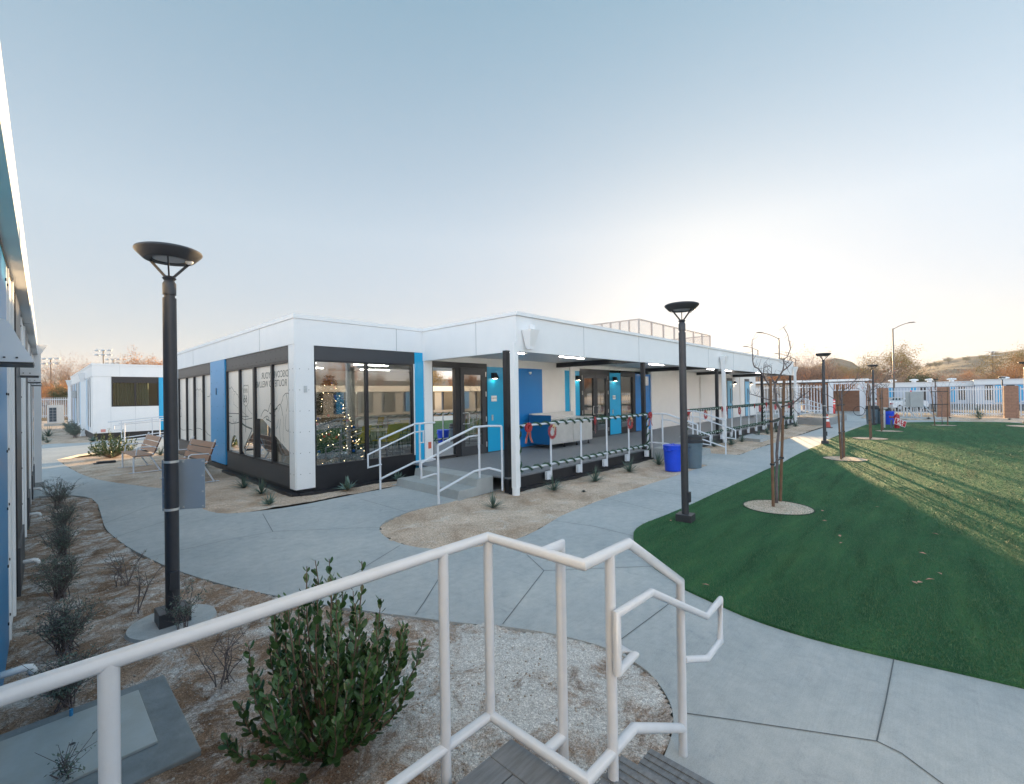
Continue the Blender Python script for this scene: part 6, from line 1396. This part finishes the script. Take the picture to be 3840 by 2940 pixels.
def thicket(name,h,seed,m):
    t=thing(name,name,'tree',(0,0,0));rg=random.Random(seed);b=B();P=[]
    for k in range(9):
        x,y=rg.gauss(0,h*.18),rg.gauss(0,h*.18);lv=([],2,4,.2,3);twig(b,rg,Vector((x,y,0)),Vector((rg.gauss(0,.15),rg.gauss(0,.15),1)).normalized(),h*.5,h*.012,3,.45,4,None,lv,.15);P+=lv[0]
    b.build('trunk',M_BARK2,t,local=True);base=P[:];rg.shuffle(base)
    while len(P)<3800: P+=[q+Vector((rg.gauss(0,.3),rg.gauss(0,.3),rg.gauss(0,.3))) for q in base[:3800-len(P)]]
    V,F=leaves(P[:3800],.26,seed,.35);npmesh('crown',V,F,m,t);return t
TR=[bare_tree('bare_tree',8,3,3500,.11,M_TAN),bare_tree('golden_tree',8,5,9000,.15,M_OLIVE),None,None,bare_tree('russet_tree',7,9,8000,.14,M_AUT),bare_tree('green_tree',6,14,5200,.22,mat('dark_olive_foliage',(.06,.075,.03),.85,col2=(.11,.12,.045),scale=.6))]
usedT=[False]*6;rg=random.Random(77);POS=['far right','right','middle right','centre']
def plant_tree(k,x,y,z,s,lab,grp,rz=None):
    place(TR[k],not usedT[k],(x,y,z),rg.uniform(0,6.28) if rz is None else rz,lab,grp,scale=(s*rg.uniform(.9,1.1),s*rg.uniform(.9,1.1),s));usedT[k]=True
nm=['bare brown tree','golden leaved tree','dense tan willow thicket','pale tan willow thicket','russet leaved tree','dark green bushy tree']
def by_az(k,px,r,py_top,lab,base=-.6,H0=(8,8,6,6,7,6)):
    a=az(px);x,y=r*math.cos(a),r*math.sin(a);D=x*FW[0]+y*FW[1];t=DT(px,py_top,D);s=(t.z-base)/(H0[k]*.93);plant_tree(k,x,y,base,s,lab,'trees beyond the far right buildings')
R1=[(1,3330,128,1320,'large open golden tree left of the tall street light'),(0,3380,135,1330,'bare brown tree right of the tall street light pole'),(1,3265,140,1375,'round golden tree behind the left brown pillar'),(4,3440,150,1395,'low russet tree above the letters building'),(0,3520,160,1400,'thin bare tree over the middle of the far roofs'),(4,3660,150,1385,'russet tree above the right pillar'),(0,3700,165,1392,'thin bare tree near the slim pole light'),(1,3800,118,1318,'large golden tree at the right edge'),(4,3835,112,1345,'lower russet tree cut by the right picture edge'),(1,3760,125,1400,'small golden tree left of the large one at the right edge'),(5,3455,118,1412,'small dark green tree behind the distant lamp post'),(0,3005,120,1350,'bare tree just right of the porch roof end'),(0,3060,130,1375,'bare tree against the hill between porch and lamp'),(1,3125,140,1390,'golden tree beside the middle lamp post'),(1,3190,135,1385,'golden tree right of the middle lamp post')]
for q in R1: by_az(*q)
sv=[];sf=[];tv=B()
for i in range(40):
    px=2770+i*29+rg.uniform(-10,10);r=rg.uniform(118,170);a=az(px);x,y=r*math.cos(a),r*math.sin(a);top=DT(px,1408+rg.uniform(-16,16)-(8 if 2850<px<3300 else 0),x*FW[0]+y*FW[1]).z+.6
    P=[]
    for k in range(8):
        lv=([],2,5,.2,3);q0_=Vector((x+rg.gauss(0,2.2),y+rg.gauss(0,2.2),-.6));twig(tv,rg,q0_,Vector((rg.gauss(0,.15),rg.gauss(0,.15),1)).normalized(),top*.5,.06,2,.45,3,None,lv,.15);P+=lv[0]
    base=P[:]
    while len(P)<2600: P+=[q+Vector((rg.gauss(0,.5),rg.gauss(0,.5),rg.gauss(0,.4))) for q in base[:2600-len(P)]]
    V_,F_=leaves(P[:2600],.26,i,.3);F_=F_+sum(len(q) for q in sv);sv.append(V_);sf.append(F_)
o=npmesh('scrub_belt',np.concatenate(sv),np.concatenate(sf),mat('pale_twig_foliage',(.50,.32,.21),.9,col2=(.32,.2,.13),scale=.25),None,'stuff');tag(o,'tan belt of bare willow scrub along the foot of the hills behind the far roofs','scrub')
LT=[(0,235,95,1345,'bare tree rising above the left white fence'),(0,170,92,1410,'low spreading bare tree in front of the left fence trees'),(4,205,88,1432,'russet tree behind the left air unit'),(4,120,100,1440,'russet tree at the far left by the wall'),(0,290,105,1340,'bare tree left of the left background roof'),(1,300,96,1420,'golden tree by the roof corner of the left building'),(4,560,150,1338,'russet tree top over the left background roof'),(4,600,150,1345,'russet tree top just left of the tall lamp post'),(0,480,150,1352,'bare tree top peeping over the left background roof'),(5,265,86,1462,'dark green bush behind the end of the left fence'),(4,660,170,1370,'russet tree top right of the tall lamp post'),(4,180,110,1440,'russet tree behind the left fence'),(0,270,115,1435,'bare tree behind the left fence pillar'),(1,130,118,1435,'golden tree at the far left')]
for k,px,r,pt_,l in LT:
    a=az(px);x,y=r*math.cos(a),r*math.sin(a);D=x*FW[0]+y*FW[1];t=DT(px,pt_,D);plant_tree(k,x,y,-.2,(t.z+.2)/((8,8,6,6,7,6)[k]*.93),l,'trees beyond the left fence')
for i,(x,y,k,s) in enumerate(((14,-42,4,1.),(22,-44,0,1.1),(28,-40,4,1.05),(36,-45,4,.9),(9,-45,0,.9),(44,-42,1,.9),(54,-44,4,1.),(-60,24,4,1.2),(-70,38,1,1.1),(-58,52,0,1.2),(64,-40,4,1.1),(76,-34,4,1.1))):
    plant_tree(k,x,y,-.2,s,'%s mirrored in the window glass, number %s from the corner'%(nm[k],('one','two','three','four','five','six','seven','eight','nine','ten','eleven','twelve')[i]) if False else nm[k]+' seen only as a reflection in the windows','trees mirrored in the windows')
for k,x,y,h_,l in ((0,60,11.2,6.6,'bare tree behind the shade canopy, nearest the porch end'),(4,64,13.6,6.2,'russet tree behind the shade canopy near the porch end'),(0,58,9.2,5.6,'bare tree behind the canopy, left of the middle lamp post'),(0,66,11.6,7.,'taller bare tree behind the canopy beyond the porch'),(4,63,8.6,5.2,'low russet tree behind the canopy above the brown wall')):
    plant_tree(k,x,y,-.45,h_/7.4,l,'trees behind the shade canopy')
# houses and masts on the ridge
rb_=random.Random(5)
for i,(px,r) in enumerate(((3440,520),(3490,500),(3520,480),(3560,560),(3625,520),(3690,540),(2955,430),(2935,440),(3325,600),(3740,560))):
    a=az(px);x,y=r*math.cos(a),r*math.sin(a);z=hillz(x,y)-1;k=5;place(TR[k],False,(x,y,z),i,'round dark tree on the far ridge line, at %s'%(['the left of the saddle','the right of the saddle','the saddle crest','the foot of the right ridge','the middle of the right ridge','the upper right ridge','the hill above the porch end','the hill beside the porch street light','the gap between the hills','the top of the right ridge'][i]),'trees on the ridge',scale=rb_.uniform(.7,1.2))
# building mirrored in the south glazing
sb_=thing('south_building','long white building with dark panels mirrored in the window glass','building',(22,-27,0))
def sp(n,m,*a): 
    b=B();b.box(*a);b.build(n,m,sb_)
sp('wall',mat('shaded_grey_panel',(.26,.27,.30),.6),4,44,-36,-27,-.2,2.5);sp('fascia',M_WHITE,3.8,44.2,-36,-26.7,2.5,3.15)  # wall grey has the porch shade painted in; fascia keeps plain white
for i in range(14): sp('blue_panel' if i%3==0 else 'window',M_MBLUE if i%3==0 else M_BLACK,5+i*2.8,6.4+i*2.8,-27,-26.9,.2,2.45)
# ---- haze: even pale air round the whole scene
hb=B();hb.box(-340,1200,-620,1200,-1.9,75.)
hm=bpy.data.materials.new('haze_air');hm.use_nodes=True;hn=hm.node_tree
for n in list(hn.nodes): hn.nodes.remove(n)
ho=nd(hn,'ShaderNodeOutputMaterial');hv_=nd(hn,'ShaderNodeVolumePrincipled');hv_.inputs['Color'].default_value=(.93,.92,.92,1);hv_.inputs['Density'].default_value=HAZE;hv_.inputs['Anisotropy'].default_value=.0
hn.links.new(hv_.outputs[0],ho.inputs['Volume'])
hb.build('haze',hm,None,kind='stuff')
# ================================================================ LIGHT, SKY, CAMERA
SAZ=R(20.);SEL=R(6.3)
sd=Vector((math.cos(SEL)*math.cos(SAZ),math.cos(SEL)*math.sin(SAZ),math.sin(SEL)))
sl=bpy.data.lights.new('sun','SUN');sl.energy=5.;sl.angle=R(.55);sl.color=(1.,.69,.36)
so=bpy.data.objects.new('sun',sl);COL.objects.link(so);so.rotation_euler=sd.to_track_quat('Z','Y').to_euler()
W=bpy.data.worlds.new('World');S.world=W;W.use_nodes=True;nt=W.node_tree
sky=nd(nt,'ShaderNodeTexSky');sky.sky_type='NISHITA';sky.sun_disc=False;sky.sun_elevation=SEL;sky.sun_rotation=PI/2-SAZ;sky.air_density=1.;sky.dust_density=.6;sky.ozone_density=2.
bg=nt.nodes['Background']
SKY_STR=.15
g1=nd(nt,'ShaderNodeGamma');g1.inputs[1].default_value=.36
nt.links.new(sky.outputs[0],g1.inputs[0])
geo=nd(nt,'ShaderNodeTexCoord');nrm=nd(nt,'ShaderNodeVectorMath',operation='NORMALIZE');nt.links.new(geo.outputs['Generated'],nrm.inputs[0])
sepz=nd(nt,'ShaderNodeSeparateXYZ');nt.links.new(nrm.outputs[0],sepz.inputs[0])
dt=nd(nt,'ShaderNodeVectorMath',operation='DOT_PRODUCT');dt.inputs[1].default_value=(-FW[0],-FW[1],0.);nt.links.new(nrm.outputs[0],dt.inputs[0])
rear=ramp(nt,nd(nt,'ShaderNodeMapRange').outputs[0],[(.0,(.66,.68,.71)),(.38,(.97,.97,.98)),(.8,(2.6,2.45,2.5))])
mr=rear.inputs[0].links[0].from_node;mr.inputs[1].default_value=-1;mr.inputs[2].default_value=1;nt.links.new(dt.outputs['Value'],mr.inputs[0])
zen=ramp(nt,sepz.outputs[2],[(.0,(.96,.93,1.12)),(.12,(1.01,1.02,1.10)),(.32,(1.18,1.21,1.23)),(.66,(.73,.95,1.02))])
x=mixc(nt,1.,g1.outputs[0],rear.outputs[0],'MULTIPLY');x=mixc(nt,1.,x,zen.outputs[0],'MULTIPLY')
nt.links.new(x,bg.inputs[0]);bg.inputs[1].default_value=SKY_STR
cam=bpy.data.cameras.new('camera');cam.sensor_width=36;cam.lens=CF/3840*36;cam.clip_start=.05;cam.clip_end=5000
co=bpy.data.objects.new('camera',cam);COL.objects.link(co)
r0=Vector((RT[0],RT[1],0));u0=Vector((-FW[0]*st,-FW[1]*st,ct));f0=Vector((FW[0]*ct,FW[1]*ct,st))
xc=r0*ck-u0*sk;yc_=r0*sk+u0*ck
M=Matrix((xc,yc_,-f0)).transposed().to_4x4();M.translation=Vector((0,0,CH));co.matrix_world=M
S.camera=co
S.view_settings.view_transform='Standard';S.view_settings.look='None';S.view_settings.exposure=1.95;S.view_settings.gamma=1
